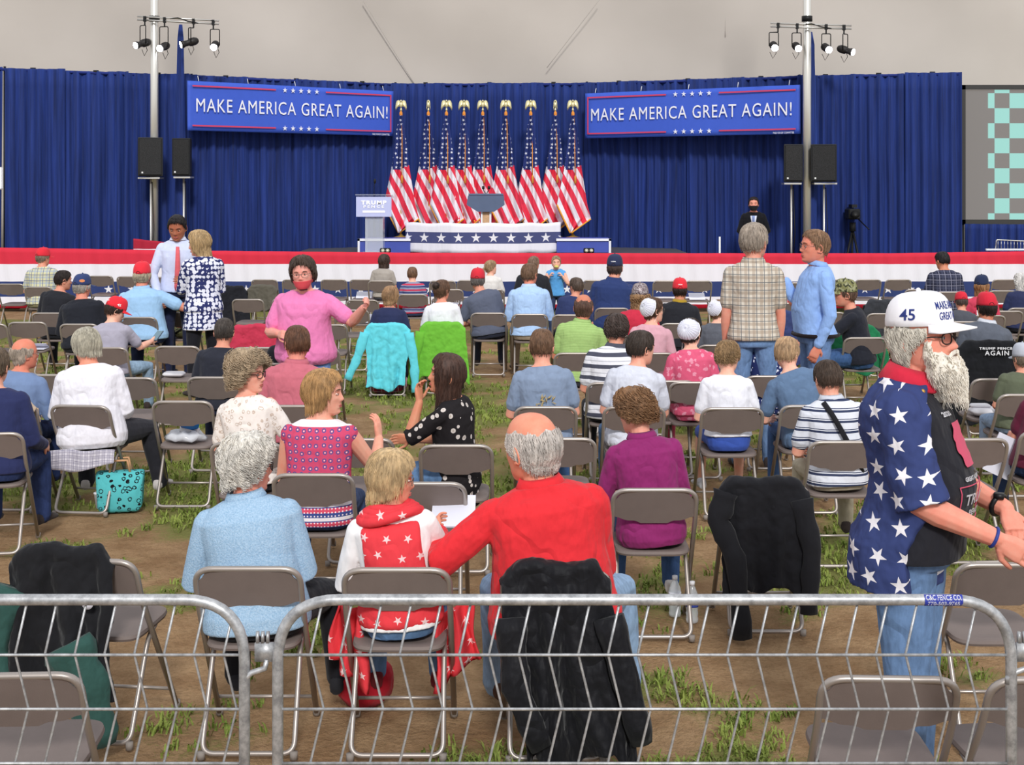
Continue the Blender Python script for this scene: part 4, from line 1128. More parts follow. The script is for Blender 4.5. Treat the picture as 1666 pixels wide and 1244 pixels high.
    # ---- hair
    if hair:
        h = dict(hair)
        if hatf and hatf is not kapp: h['top'] = min(h.get('top') or 9, .036)
        c = h.pop('c'); st = h.pop('style'); t = h.pop('t', .012); t *= .75 if st == 'short' else 1
        h.setdefault('N', [110, 380, 800][fine]); h.setdefault('rad', [.0055, .0038, .0026][fine]); bun = h.pop('bun', None); tail = h.pop('tail', None)
        hb = hair_build(st, t, hp, hairmat(c), e, sc=hs, seed=len(PEOPLE)+3, **h)
        if bun:
            m = MB(); m.ball(hp(V(0, -.118, bun)), (.040*hs, .034*hs, .040*hs), 12, 8)
            for q in range(14): m.tube([hp(V(.040*math.cos(a+q*.45), -.122-.018*math.sin(a*2+q), bun+.038*math.sin(a+q*.45))) for a in (0, .4, .8, 1.2)], .004*hs, 4)
            m.build('hair_bun', hairmat('#3a2c26'), hb)
        if tail:
            m = MB(); rnd = random.Random(5)
            for q in range(26):
                a = rnd.random()*6.28; r = rnd.random()*.018
                m.tube([hp(V(r*.4*math.cos(a), -.108, tail[0]+r*.4*math.sin(a))), hp(V(r*math.cos(a)+rnd.uniform(-.005, .005), -.145+r*math.sin(a), tail[0]-.04)), hp(V(r*1.4*math.cos(a), -.135+r*math.sin(a), tail[0]-tail[1]*.6)), hp(V(r*math.cos(a)*.6, -.12+r*.6*math.sin(a), tail[0]-tail[1]))], [.006*hs, .007*hs, .006*hs, .002*hs], 5)
            m.build('ponytail', hairmat(c), hb)
    if hatf: hatf(p)
    if extra: extra(p)
    PEOPLE[label] = p
    return p
def _tex(name, size, depth):
    t = bpy.data.textures.new(name, 'CLOUDS'); t.noise_scale = size; t.noise_depth = depth; t.noise_basis = 'ORIGINAL_PERLIN'; return t
FOLDS = [_tex('folds_near', .085, 2), _tex('folds_far', .20, 2)]

# ---------------------------------------------------------------- hats
def cap_hat(colr, text=None, side_text=None, back_open=True, brimc=None, tcol='#f4f4f4', front=None, camo=None, z_edge=.030, puff=1.0, backwards=False, tilt=0.0, patch=None, fine=0, small=None, fsz=.021, ssz=.036):
    def f(p):
        m_ = camo or cloth(colr, .04, fold=.12); hp0 = p.hp; tl = Matrix.Rotation(R(tilt), 3, 'X')
        hp = lambda q: hp0(tl @ q)
        if backwards: hp = lambda q: hp0(V(-q.x, -q.y, q.z))
        m = MB(); ns = 36; rings = []
        def dome(th, k):   # k 0 edge .. 1 top
            a = k*math.pi/2; fr = .5+.5*math.cos(th)
            rx, ry = .088, (.107 if math.cos(th) > 0 else .113); hgt = .122-z_edge+.012+.018*puff
            h = math.sin(a)**.9; c = max(0.02, math.cos(a))**(.62-.12*fr*puff)
            return V(rx*math.sin(th)*c, ry*math.cos(th)*c-.004, z_edge-.004*(1-fr)+hgt*h)
        for i in range(11): rings.append([dome(2*math.pi*j/ns, i/10) for j in range(ns)])
        inner = [[q*.975 for q in rings[0]], [q*.975+V(0, 0, .02) for q in rings[0]]]
        m.loft([[hp(q) for q in g] for g in (inner[::-1]+rings)], caps=True); co = m.build('cap', m_, p.e)
        m = MB()
        def brim(u, w, o):
            a = lerp(-1.0, 1.0, u); th = a*1.02; e0 = dome(th, 0)
            out = .072*(math.cos(a*math.pi/2)**.45 if abs(a) < 1 else 0)
            q = V(e0.x*1.0, e0.y, e0.z); d = V(.25*a, 1, -.16)
            q = q+d*out*w+V(0, 0, -.022*(a*a)*w+.006*(1-w)*0-.0)
            return q+V(0, 0, o)
        m.grid(lambda u, w: hp(brim(u, w, .004)), 20, 6); m.grid(lambda u, w: hp(brim(1-u, w, -.001)), 20, 6)
        m.tube([hp(brim(k/20, 1, .0015)) for k in range(21)], .0032*p.hs, 5)
        m.build('brim', cloth(brimc, .03, fold=.1) if brimc else m_, co)
        m = MB(); m.ball(hp(V(0, -.004, .122+.012+.018*puff+.001)), .008*p.hs, 8, 6); m.build('button', m_, co)
        W_ = cloth(tcol, .02, fold=.05)
        def wrap(th0, zc, out=.0015):
            def fn(x, y, z):
                kk = max(0, min(1, (zc+z-z_edge)/.14)); th = th0-x/.098
                k = math.asin(min(1, ((zc+z-z_edge)/(.122-z_edge+.012+.018*puff))**(1/.9)))/(math.pi/2) if zc+z > z_edge else 0
                q = dome(th, k); n = V(q.x, q.y, 0).normalized(); return hp(q+n*(out-y*.3))
            return fn
        if front:
            for i, line in enumerate(front):
                text_obj(line, fsz, W_, co, 'lettering', .0006, .0004, 1.05, (.14 if i == 0 else .125)*fsz/.034, fn=wrap(0, z_edge+.062-.034*i))
        if side_text:
            for sg in (-1, 1): text_obj(side_text, ssz, W_, co, 'side_number', .0006, .0006, 1.0, None, fn=wrap(sg*1.62, z_edge+.036))
        if back_open:
            m = MB(); g2 = []
            pts = [(.026*math.cos(a), .024*max(0, math.sin(a))) for a in [math.pi*k/8 for k in range(9)]]
            vv = [wrap(math.pi, z_edge+.006, .0012)(x_, 0, z_) for x_, z_ in pts]
            m.add(vv, [tuple(range(len(vv)))]); m.build('strap_opening', mat('cap_opening', '#2a1d18', .9), co)
        if small:
            text_obj(small, .016, W_, co, 'back_lettering', .0005, .0003, 1.0, .06, fn=wrap(math.pi, z_edge+.048))
        if patch:
            m = MB(); vv = [wrap(patch[1], z_edge+.045, .002)(.03*math.cos(a), 0, .017*math.sin(a)) for a in [2*math.pi*k/14 for k in range(14)]]
            m.add(vv, [tuple(range(14))]); m.build('patch', cloth(patch[0]), co)
    return f
def kapp(p):
    """white pleated net prayer cap on the back of the head"""
    t = KAPP; hp = p.hp; m = MB(); ns = 40; tl = Matrix.Rotation(R(72), 3, 'X')
    def dome(th, k):
        a = k*math.pi/2; c = math.cos(a)**.8
        r = .096*(1+.012*math.sin(th*14)*(1-k)*c)
        return tl @ V(r*math.sin(th)*c, r*.98*math.cos(th)*c, .0+.080*math.sin(a)) + V(0, -.042, .024)
    rings = [[hp(dome(2*math.pi*j/ns, i/9)) for j in range(ns)] for i in range(10)]
    m.loft(rings, caps=False); o = m.build('prayer_cap', t, p.e); add_mod(o, 'SOLIDIFY', thickness=.003, offset=1)
    m = MB(); m.tube([hp(dome(2*math.pi*j/ns, 0)*1.0) for j in range(ns)], .0035*p.hs, 6, closed=True)
    for j in range(0, 24): m.tube([hp(dome(2*math.pi*j/24, k/7*.9)+V(0, -.004, .001)) for k in range(8)], .0012*p.hs, 4)
    m.build('pleats', mat('kapp_edge', '#ffffff', .7), o)
    m = MB()
    for sg in (-1, 1): m.tube([hp(V(sg*.075, .0, -.02)), hp(V(sg*.062, -.02, -.09)), hp(V(sg*.05, -.06, -.16)), hp(V(sg*.02, -.08, -.20))], .0035*p.hs, 5, flat=.4)
    m.build('cap_string', mat('kapp_edge', '#ffffff', .7), o)
_k = NT('white_net', .8, 0, .2); _k.color(srgb('#e4e4f2')); _k.b.inputs['Alpha'].default_value = .86; KAPP = _k.mat
def camo_mat():
    t = NT('camo', .85, 0, .1); v = t.co(); n = t.noise(v, 26, 2); n2 = t.noise(t.mapping(v, loc=(3, 3, 3)), 34, 2)
    c = t.mix(t.m('GREATER_THAN', n, .52), srgb('#7b7a52'), srgb('#9a9a78')); c = t.mix(t.m('GREATER_THAN', n2, .56), c, srgb('#3f4030')); t.color(c); return t.mat
CAMO = camo_mat()
# ================================================================ draped jackets
def jacket(cx, yt, label, m_, w0=.46, w1=.5, zb=.2, fold=.02, sleeves=(), rz=0, cat='jacket', name='jacket', front=.62, side_drop=.0, apex=0.0, ht=.785, seedv=1, x0=0.0, jag=.03, th=.012, slm=None, extra=None, thick=.026, xt=0.0):
    """cloth hung over the back of the chair whose top shows at cx, yt"""
    d = 3300.0/(yt-305.0); X, Y = PX(cx, d), d+.235
    e = empty(name, (X, Y, 0), R(rz), label, cat)
    rng = random.Random(seedv); ph = [rng.random()*6.28 for _ in range(6)]; nu, nv = 46, 44
    Lf = ht-front; Lb = ht-zb; tot = Lf+.06+Lb; mb = MB()
    def fn(u, w):
        s = w*tot; a = (u-.5)*2
        if s < Lf: z = front+s; y = -.165-(z-.6)/.157*.05+thick; t = 0
        elif s < Lf+.06: q = (s-Lf)/.06*math.pi; z = ht+.018*math.sin(q); y = lerp(-.21+thick*.6, -.262, (s-Lf)/.06); t = 0
        else: t = (s-Lf-.06)/Lb; z = ht-(s-Lf-.06); y = -.262-.035*t
        wd = lerp(w0, w1, t**.8)
        x = a*wd/2 + lerp(xt, x0, t)
        amp = fold*(.25+t)
        y -= amp*(math.sin(u*17+ph[0]+t*1.5)+.7*math.sin(u*31+ph[1]-t*2)+.5*math.sin(u*9+t*4+ph[2]))*.5+amp*.4
        x += amp*.5*math.sin(t*5+u*8+ph[3])
        droop = (.075*sstep(.62, 1, abs(a))**1.5+.005*math.sin(u*13+ph[5])) if s >= Lf-.05 else 0
        z -= droop+t*(jag*math.sin(u*11+ph[4])+apex*(1-abs(a))-side_drop*abs(a))
        return V(x, y, max(.012, z))
    mb.grid(fn, nu, nv); o = mb.build('cloth', m_, e); add_mod(o, 'SOLIDIFY', thickness=th, offset=0); add_mod(o, 'SUBSURF', levels=1, render_levels=1)
    add_mod(o, 'DISPLACE', texture=FOLDS[0], texture_coords='GLOBAL', strength=.035, mid_level=.5)
    for pts, r in sleeves:
        m = MB(); n = len(pts); pts = [V(*q) for q in pts]; fine = []
        for i in range(n-1):
            for k in range(5): fine.append(pts[i].lerp(pts[i+1], k/5))
        fine.append(pts[-1]); rs = [r*(1-.25*k/len(fine))*(1+.10*math.sin(k*1.7+ph[5])) for k in range(len(fine))]
        m.tube(fine, rs, 12, flat=.55, up=(0, 1, 0)); q = m.build('sleeve', slm or m_, e)
        add_mod(q, 'DISPLACE', texture=FOLDS[0], texture_coords='GLOBAL', strength=.03, mid_level=.5)
    if extra: extra(e)
    return e
# ================================================================ the crowd
RNG = random.Random(11)
def sit(label, who, cx, yt, hx, hy, rz=0, no_chair=False, clabel=None, lean=5, yoff=0.0, **k):
    """someone on the folding chair whose back top shows at cx, yt; crown of the head at hx, hy"""
    d = 3300.0/(yt-305.0); dh = d+.17+yoff+math.sin(R(lean))*.6
    zt = 2.27-(hy-305)*dh/2200.0
    hatadd = .03 if k.get('hatf') and k.get('hatf') is not kapp else .012
    s = (zt-hatadd-.445)/(.095+(.555*math.cos(R(lean)))+.126+.125)
    X = PX(cx, d); dx = PX(hx, dh)-X; side = math.degrees(math.atan2(dx, .72*s))
    if not no_chair: chair(cx, yt, clabel or 'brown folding chair seating the '+who, rz)
    k.setdefault('side', side)
    return person(label, X, d+.235-.035+yoff, s=s, lean=lean, **k)
def stand(label, x, hy, d, **k):
    zt = 2.27-(hy-305)*d/2200.0 - (.03 if k.get('hatf') else .012); z0 = k.get('z0', 0); s = k.pop('s', None) or (zt-z0)/1.736
    return person(label, PX(x, d), d, sit=False, s=s, **k)
H = lambda style, c, t=.012, **k: dict(style=style, c=c, t=t, **k)
SK1, SK2, SK3, SK4 = '#e3a78f', '#d99a80', '#eab8a0', '#c98a6a'
LAP = ((.22, .2, -1), (-.35, 1, -.15))
FOLDED = ((.25, .25, -1), (-1, .8, .1))

# ---- nearest row
def curly_scarf(p): pass
def shawl(p):
    """sheer red star shawl over the white top, ends hanging over the seat"""
    sm = pat_stars('#df3f47', '#ecc9c9', .085, .019, .45, name='red_star_gauze')
    m = MB(); rings = []; n = 40
    for t in (-.06, .0, .08, .17, .26, .35, .42, .47):
        pc, rt, fw, up = p.spine(t); a = interp(t, [(q[0], q[1]) for q in p.TR])*p.s; b = interp(t, [(q[0], q[2]) for q in p.TR])*p.s
        g = []
        for k in range(n):
            q = 2*math.pi*k/n; dg = abs(math.degrees(math.atan2(math.cos(q), -math.sin(q))))   # 0 at the back
            lim = interp(t, [(-.06, 120), (.1, 95), (.2, 62), (.35, 50), (.42, 50), (.47, 60)])
            off = lerp(.028, -.04, sstep(lim-4, lim+7, dg))
            g.append(pc+rt*((a+off)*math.cos(q))+fw*((b+off)*math.sin(q)))
        rings.append(g)
    m.loft(rings); o = m.build('shawl', sm, p.e); add_mod(o, 'SUBSURF', levels=1, render_levels=2)
    add_mod(o, 'DISPLACE', texture=FOLDS[0], texture_coords='GLOBAL', strength=.02, mid_level=.5)
    m = MB(); c0, r_, f_, u_ = p.spine(.52)
    for j in range(4): m.tube([c0+u_*(-.01*j+.008*math.sin(a*2+j))+r_*((.078+.015*j)*math.cos(a))+f_*((.070+.013*j)*math.sin(a)) for a in [2*math.pi*k/26 for k in range(26)]], .021, 8, closed=True)
    o2 = m.build('scarf_fold', sm, o)
    fm = pat_stripes('#d33a46', '#e6e0e4', 2, .022, .4, ('#33406f', .75, 1.0))
    for sx in (-1, 1):
        m = MB(); x0 = sx*.19
        m.grid(lambda u, w: V(x0+sx*(u-.3)*.17*(1.1-.3*w)+.012*math.sin(u*9+w*5), -.02+.22*u-.04*math.sin(u*14), lerp(.20+.08*u, .52, w)), 14, 12)
        q = m.build('shawl_tail', sm, o); add_mod(q, 'SOLIDIFY', thickness=.006)
SWEAT = NT('pale_blue_knit', .95, 0, .1); _v = SWEAT.co(); _n = SWEAT.noise(_v, 150, 3, .7); _n2 = SWEAT.noise(_v, 4, 2)
SWEAT.color(SWEAT.mix(SWEAT.ramp(_n, .3, .7), srgb('#86a9c8'), srgb('#b3cce2'))); SWEAT.bump(SWEAT.m('ADD', SWEAT.m('MULTIPLY', _n, .35), _n2), .5, .03); SWEAT = SWEAT.mat
sit('white-haired woman in a pale blue turtleneck sweater nearest the barrier', 'white-haired woman in the pale blue sweater', 402, 920, 388, 703, head=(-58, -4, 0), lean=5,
    girth=1.32, hair=H('bobshort', '#e6e0d6', .026, curl=.008, lump=.35), top=SWEAT, sleeve='long', collar=SWEAT, bottom=cloth('#1d1d22'), shoes='#26262a', fine=2, skn='#d9937e', glasses='thick', face=True, hem=-.07, legR=((.5, 1, -.06), (.1, .0, -1)), fold=.004, brow='#b0a8a0')
sit('blond woman in a red star shawl over white sleeves', 'blond woman in the red star shawl', 645, 922, 622, 727, head=(-80, -6, 0), lean=4, girth=1.05,
    hair=H('bob', '#c9ab80', .022, lump=.15), top=cloth('#f0eeee'), sleeve='long', bottom=denim('#5f7fa6'), shoes='#6b2226', fine=2, skn=SK2, glasses='thin', face=True, extra=shawl, brow='#a08a6a', armL=((.25, .15, -1), (-.6, 1, -.1)), armR=((.35, .6, -.9), (-.1, 1, -.1)))
def hearing(p):
    m = MB(); m.tube([p.hp(V(-.083, .0, .02)), p.hp(V(-.088, -.01, .0)), p.hp(V(-.082, .0, -.03))], .004, 6); m.build('hearing_aid', mat('aid_beige', '#d8b8a0'), p.e)
sit('big balding man in a red shirt with his arm round the next chair', 'big man in the red shirt', 905, 925, 846, 668, head=(42, -6, -3), lean=3, girth=1.48, hsc=1.13,
    hair=H('fringe', '#cfc6be', .008, top=.062, curl=.002), top=cloth('#d92f36', fold=.55), sleeve='long', collar=cloth('#d92f36'), bottom=denim('#8fa9c6'), shoes='#5d4438', fine=2, skn='#e0987c', face=True, hem=-.09,
    armL=((.95, -.05, -.80), (.10, 1.0, .25)), armR=((.15, .2, -1), (-.1, 1, -.25)), nose=1.2, side=-7, twist=6, brow='#c8c0b8', extra=hearing, legL=((.3, 1, -.06), (.0, .1, -1)), legR=((.45, 1, -.06), (.1, .1, -1)), fold=.009)
# ---- second row
_t = NT('pink_medallion_print', .85, 0, .15); _v = _t.co(); _p = _t.sep(_v)
_v2 = _t.comb(_p[0], _p[2], 0); _vo = _t.voro(_v2, 26, 'F1', .3, '2D'); _d = _vo.outputs['Distance']
_c = _t.mix(_t.m('MULTIPLY', _t.m('LESS_THAN', _d, .30), _t.m('GREATER_THAN', _d, .17)), srgb('#c84a6c'), srgb('#4a5590')); _c = _t.mix(_t.m('LESS_THAN', _d, .09), _c, srgb('#e8d8dc'))
_st = _t.m('MODULO', _t.m('ADD', _p[2], 5.0), .072); _c2 = _t.mix(_t.m('LESS_THAN', _st, .024), srgb('#3d4a86'), srgb('#cf4a62')); _c2 = _t.mix(_t.m('MULTIPLY', _t.m('GREATER_THAN', _st, .030), _t.m('LESS_THAN', _st, .048)), _c2, srgb('#e2dce0'))
_c2 = _t.mix(_t.m('LESS_THAN', _t.voro(_v2, 55, 'F1', .1, '2D').outputs['Distance'], .22), _c2, srgb('#e8d8dc'))
_c = _t.mix(_t.m('LESS_THAN', _p[2], .69), _c, _c2); _c = _t.mix(_t.m('GREATER_THAN', _p[2], .985), _c, srgb('#ece4e6')); _t.color(_c); fabric(_t); PRINT = _t.mat
def clip(p):
    m = MB(); m.box(p.hp(V(-.088, -.035, .03)), (.008, .035, .03), rot=p.hm); m.build('hair_clip', mat('clip_pearl', '#c8b8a8', .3), p.e)
sit('blond woman in a pink patterned sleeveless top raising her hand', 'woman in the pink patterned top', 509, 769, 520, 597, head=(-94, 0, 0), lean=6, girth=1.12,
    hair=H('bob', '#b98f5e', .018, lump=.2), top=PRINT, sleeve='none', bottom=denim('#3d4a6a'), fine=2, skn=SK1, face=True, hem=-.08, extra=clip, armR=((.50, .40, -.78), (.0, .80, .55), (-.1, .15, 1)), armL=((.2, .3, -1), (-.4, 1, 0)), hands=(.4, .35), pnorm=(None, (-.8, .3, -.2)), twist=-8)
def chain(p): pass
sit('person with short curly brown hair in a plum long-sleeved top', 'person in the plum top', 1066, 793, 1016, 627, head=(38, -12, 0), lean=7, girth=1.08,
    hair=H('short', '#8f6a4a', .030, curl=.012, lump=.4), top=cloth('#8a2a66', fold=.6), sleeve='long', bottom=denim('#3f5a86'), shoes='#d8d4d0', fine=2, skn='#e3a28c', hem=-.10, side=-6, collar=cloth('#8a2a66'))
POLO = pat_stripes('#d8dbe4', '#343c58', 2, .062, .22, ('#343c58', .32, .40))
def strap(p):
    m = MB(); pts = []
    for k in range(13):
        t = lerp(.50, .02, k/12); pc, rt, fw, up = p.spine(t); b = interp(t, [(q[0], q[2]) for q in p.TR])*p.s
        xx = lerp(-.08, .15, k/12); pts.append(pc+rt*xx*p.s-fw*(b*math.sqrt(max(0, 1-(xx/.19)**2))+.024))
    m.tube(pts, .016, 8, flat=.3, up=(0, 1, 0)); m.build('shoulder_strap', cloth('#202024'), p.e)
sit('dark-haired boy in a striped polo with a black shoulder strap', 'boy in the striped polo', 1375, 716, 1363, 580, head=(10, -14, 0), lean=8, girth=1.12,
    hair=H('short', '#4f4036', .012), top=POLO, sleeve='short', collar=cloth('#c9ccd6'), bottom=cloth('#a39a86'), fine=2, skn=SK1, extra=strap, hem=-.07, side=-3)
LEO = pat_spots('#efe6df', '#cbb8aa', 30, .34, True, 1.0, .5)
sit('curly-haired woman in glasses and a pale leopard top, turned right', 'curly-haired woman in glasses', 400, 718, 393, 570, head=(-104, 0, 0), lean=6, girth=.98,
    hair=H('bobshort', '#b8a184', .034, curl=.016, lump=.55), top=LEO, sleeve='short', bottom=cloth('#202026'), fine=2, skn='#e8ac96', glasses='thick', face=True, twist=-25, armR=((.5, .25, -.85), (-.6, .8, .9), None), armL=((.2, .2, -1), (-.5, 1, 0)), hem=-.05)
FLOR = pat_spots('#232022', '#cfc6c0', 17, .26, False, 1.0, .12, '#b0a496')
sit('long-haired woman in a black floral blouse, hands at her mouth, facing left', 'woman in the black floral blouse', 742, 722, 762, 570, head=(24, 6, 0), lean=4, girth=1.0, yaw=70,
    hair=H('long', '#4c342a', .016, lump=.15), top=FLOR, sleeve='half', bottom=denim('#5f7fa6'), fine=2, skn='#cf9070', face=True, yoff=.05, hem=-.20,
    armL=((.05, .85, -.60), (-.25, -.20, 1), (-.2, .15, 1)), armR=((.2, .5, -.85), (-.1, 1, -.05)), hands=(.5, .4), pnorm=((-.2, -1, .2), None), side=-3, brow='#33241c')
# ---- third row
SOFT = cloth('#e8e6ee', fold=.5)
sit('grey-haired woman in a white long-sleeved tee, looking left', 'grey-haired woman in the white tee', 135, 658, 112, 528, head=(48, -16, 0), lean=8, girth=1.38, rz=-6,
    hair=H('bobshort', '#b9b2a0', .016, lump=.15), top=SOFT, sleeve='half', bottom=cloth('#2a2a30'), shoes='#c9c2c0', fine=2, skn='#e0967c', hem=-.10, glasses='thick', side=-5, legR=((.55, .9, -.06), (.2, .1, -1)))
def gold_print(p):
    m = MB(); rnd = random.Random(4); pc, rt, fw, up = p.spine(.22)
    for q in range(26):
        a = rnd.uniform(-.055, .075); b = rnd.uniform(-.07, .085); t = .22+b; c, r_, f_, u_ = p.spine(t); bb = interp(t, [(w[0], w[2]) for w in p.TR])
        base = c+r_*a-f_*(bb*math.sqrt(1-(a/.2)**2)+.021)*p.s; d1 = (r_*rnd.uniform(-1, 1)+u_*rnd.uniform(-1, 1)).normalized()
        m.tube([base-d1*.018, base+d1*.004, base+d1*.02+u_*.004], [.002, rnd.uniform(.004, .008), .001], 5, flat=.35, up=(0, 1, 0))
    m.build('gold_print', mat('gold_print', '#a8956a', .5), p.e)
sit('young man with cropped brown hair in a grey-blue tee with gold print', 'young man in the grey-blue tee', 888, 660, 880, 530, head=(-8, -2, 0), lean=5, girth=1.10,
    hair=H('short', '#7a5c46', .007), top=cloth('#8292ab', fold=.5), sleeve='short', bottom=denim('#4a6a9c'), fine=1, skn=SK1, extra=gold_print)
sit('dark-haired man in a heathered pale grey tee looking right', 'dark-haired man in the pale grey tee', 1032, 660, 1089, 532, head=(-58, -6, 0), lean=10, girth=1.08,
    hair=H('short', '#41362f', .012), top=cloth('#cfd2de', .10, fold=.5), sleeve='short', bottom=denim('#6384ad'), fine=1, skn=SK1, side=6, face=True, armR=((.2, .4, -1), (-.2, 1, -.5)), hem=-.09)
sit('boy with curly light brown hair in a white tee and blue shorts', 'boy in the white tee', 1192, 662, 1183, 550, head=(-30, -10, 0), lean=6, girth=1.02,
    hair=H('short', '#9a7c58', .018, curl=.005), top=cloth('#e9e9f1', fold=.5), sleeve='short', bottom=(cloth('#3a55a8'), .55), bare_legs=True, shoes='#c8c8cc', fine=1, skn=SK3, hem=.02)
sit('blond boy in a slate blue tee leaning left, right of white tee boy', 'blond boy in the slate blue tee', 1320, 658, 1255, 540, head=(-35, -8, 0), lean=10, girth=1.0,
    hair=H('short', '#c2a07c', .012), top=cloth('#5f7796', fold=.5), sleeve='short', bottom=denim('#4d6c9c'), fine=1, skn=SK3, side=-13, hem=-.08)
sit('man in glasses and a faded blue shirt cut off by the left edge', 'man in the faded blue shirt at the left edge', 8, 655, -2, 546, head=(-48, 0, 0), lean=4, girth=1.15,
    hair=H('fringe', '#b8a898', .008, top=.05), top=cloth('#7388ad'), sleeve='long', bottom=denim('#2f3d66'), fine=1, skn='#d98a70', glasses='thin', face=True, side=4)
sit('person in a navy sweatshirt almost wholly beyond the left edge', 'person in the navy sweatshirt', -30, 703, -95, 560, head=(0, 0, 0), lean=6, girth=1.3, rz=8,
    hair=H('short', '#6a5a4a', .01), top=cloth('#2b3158'), sleeve='long', bottom=denim('#2f3d66'), fine=1, armR=((.25, .1, -1), (.0, 1, -.3)), side=-3)
# ---- fourth row
sit('brown-haired man in a dusty pink polo, seen from behind', 'man in the dusty pink polo', 470, 658, 484, 525, head=(22, -2, 0), lean=5, girth=1.22,
    hair=H('short', '#6b4a38', .010), top=cloth('#c26a78', fold=.5), sleeve='short', collar=cloth('#c26a78'), bottom=denim('#33415f'), fine=1, skn='#dd9280')
sit('dark-haired man in a plain black tee beside the red jacket', 'dark-haired man in the black tee', 348, 612, 364, 513, head=(4, -4, 0), lean=6, girth=1.2,
    hair=H('short', '#4d4540', .007), top=cloth('#2b2d37'), sleeve='short', bottom=denim('#2a3048'), fine=1, skn=SK2)
sit('light brown-haired woman in black, half hidden behind the pink polo man', 'woman behind the pink polo man', 470, 590, 468, 510, head=(20, 0, 0), lean=4, girth=1.3,
    hair=H('shoulder', '#9a7a58', .014), top=cloth('#2a2b33'), sleeve='short', bottom=denim('#2a3048'), fine=0, skn=SK2)
STRI = pat_stripes('#e4e4ea', '#4c4e5c', 2, .092, .34, ('#8a8c98', .62, .66))
sit('wavy dark-haired man in a bold grey and white striped shirt', 'man in the bold striped shirt', 1000, 621, 1005, 507, head=(-6, -4, 0), lean=6, girth=1.3,
    hair=H('short', '#4a3c36', .020, curl=.006), top=STRI, sleeve='short', collar=cloth('#4c4e5c'), bottom=cloth('#23242c'), fine=1, skn=SK2, hem=-.08)
PINKT = pat_spots('#d85c7c', '#e896ac', 22, .36, False, 1.0, .9)
sit('woman in a white prayer cap and mottled hot pink dress', 'woman in the hot pink dress', 1134, 620, 1122, 513, head=(-28, -4, 0), lean=5, girth=.95,
    hair=H('up', '#3a2c24', .007), top=PINKT, sleeve='half', bottom=PINKT, fine=1, skn=SK3, hatf=kapp)
NAVF = pat_spots('#26305e', '#d9dcea', 30, .32, False, 1.0, .6)
sit('woman in a white prayer cap and navy floral dress behind the blond boy', 'woman in the navy floral dress', 1256, 610, 1252, 512, head=(6, -8, 0), lean=7, girth=1.1,
    hair=H('up', '#3a2c24', .007), top=NAVF, sleeve='half', bottom=NAVF, fine=1, skn=SK3, hatf=kapp)
GRNS = pat_stripes('#a6c47c', '#8fae66', 2, .014, .4)
sit('balding man in a lime green striped polo', 'balding man in the lime green polo', 940, 573, 952, 474, head=(-8, -4, 0), lean=6, girth=1.18,
    hair=H('fringe', '#6b5044', .007, top=.062), top=GRNS, sleeve='short', collar=GRNS, bottom=cloth('#3a3c46'), fine=1, skn='#c98468')
sit('girl in a white prayer cap and dusty rose tee', 'girl in the dusty rose tee', 1060, 573, 1062, 480, head=(-62, 0, 0), lean=5, girth=.92,
    hair=H('up', '#5a4030', .007), top=cloth('#d6a4b0'), sleeve='short', bottom=denim('#4a5a86'), fine=1, skn=SK3, hatf=kapp, glasses='thin')
sit('girl in a white prayer cap and charcoal tee, left of the plaid shirt man', 'girl in the charcoal tee', 1172, 560, 1168, 484, head=(-60, -4, 0), lean=6, girth=1.0,
    hair=H('up', '#7a5a40', .007), top=cloth('#5c5f68', .12), sleeve='short', bottom=denim('#4a5a86'), fine=1, skn=SK3, hatf=kapp)
sit('man in a camouflage cap and black tee sitting sideways', 'man in the camouflage cap', 1408, 548, 1390, 450, head=(12, 0, 0), lean=12, girth=1.12, yaw=72,
    hair=H('short', '#6a5040', .010), top=cloth('#23252e'), sleeve='short', bottom=denim('#3d5a86'), fine=1, skn='#d99880', hatf=cap_hat('#777', camo=CAMO), face=True, glasses='thin', armL=((.1, .7, -.6), (-.1, 1, -.25)), armR=((.1, .6, -.7), (-.2, 1, -.2)), side=-2)
DGRY = cloth('#5a5f6a', .12)
sit('dark-haired man in a red cap and slate grey polo', 'man in the slate grey polo', 1610, 572, 1612, 472, head=(4, -4, 0), lean=5, girth=1.32,
    hair=H('short', '#2e2522', .008), top=DGRY, sleeve='half', collar=cloth('#c9cdd6'), bottom=denim('#2f3d66'), fine=1, skn='#b97a5e', hatf=cap_hat('#c92a3c', backwards=False))
sit('person in a grey cap and olive tee at the right edge', 'person in the olive tee', 1672, 640, 1672, 554, head=(10, -6, 0), lean=6, girth=1.25,
    hair=H('short', '#8a7a6a', .008), top=cloth('#5d6350'), sleeve='short', bottom=denim('#8ea3bd'), fine=1, skn=SK2, hatf=cap_hat('#b8bcc6'))
sit('person in a maroon tee leaning in at the right edge', 'person in the maroon tee', 1716, 700, 1725, 590, head=(10, -6, 0), lean=10, girth=1.35,
    hair=H('short', '#5a4a3a', .008), top=cloth('#5e1f35'), sleeve='short', bottom=denim('#33466e'), fine=1, skn=SK2, armL=((.25, .3, -1), (-.2, 1, -.1)))
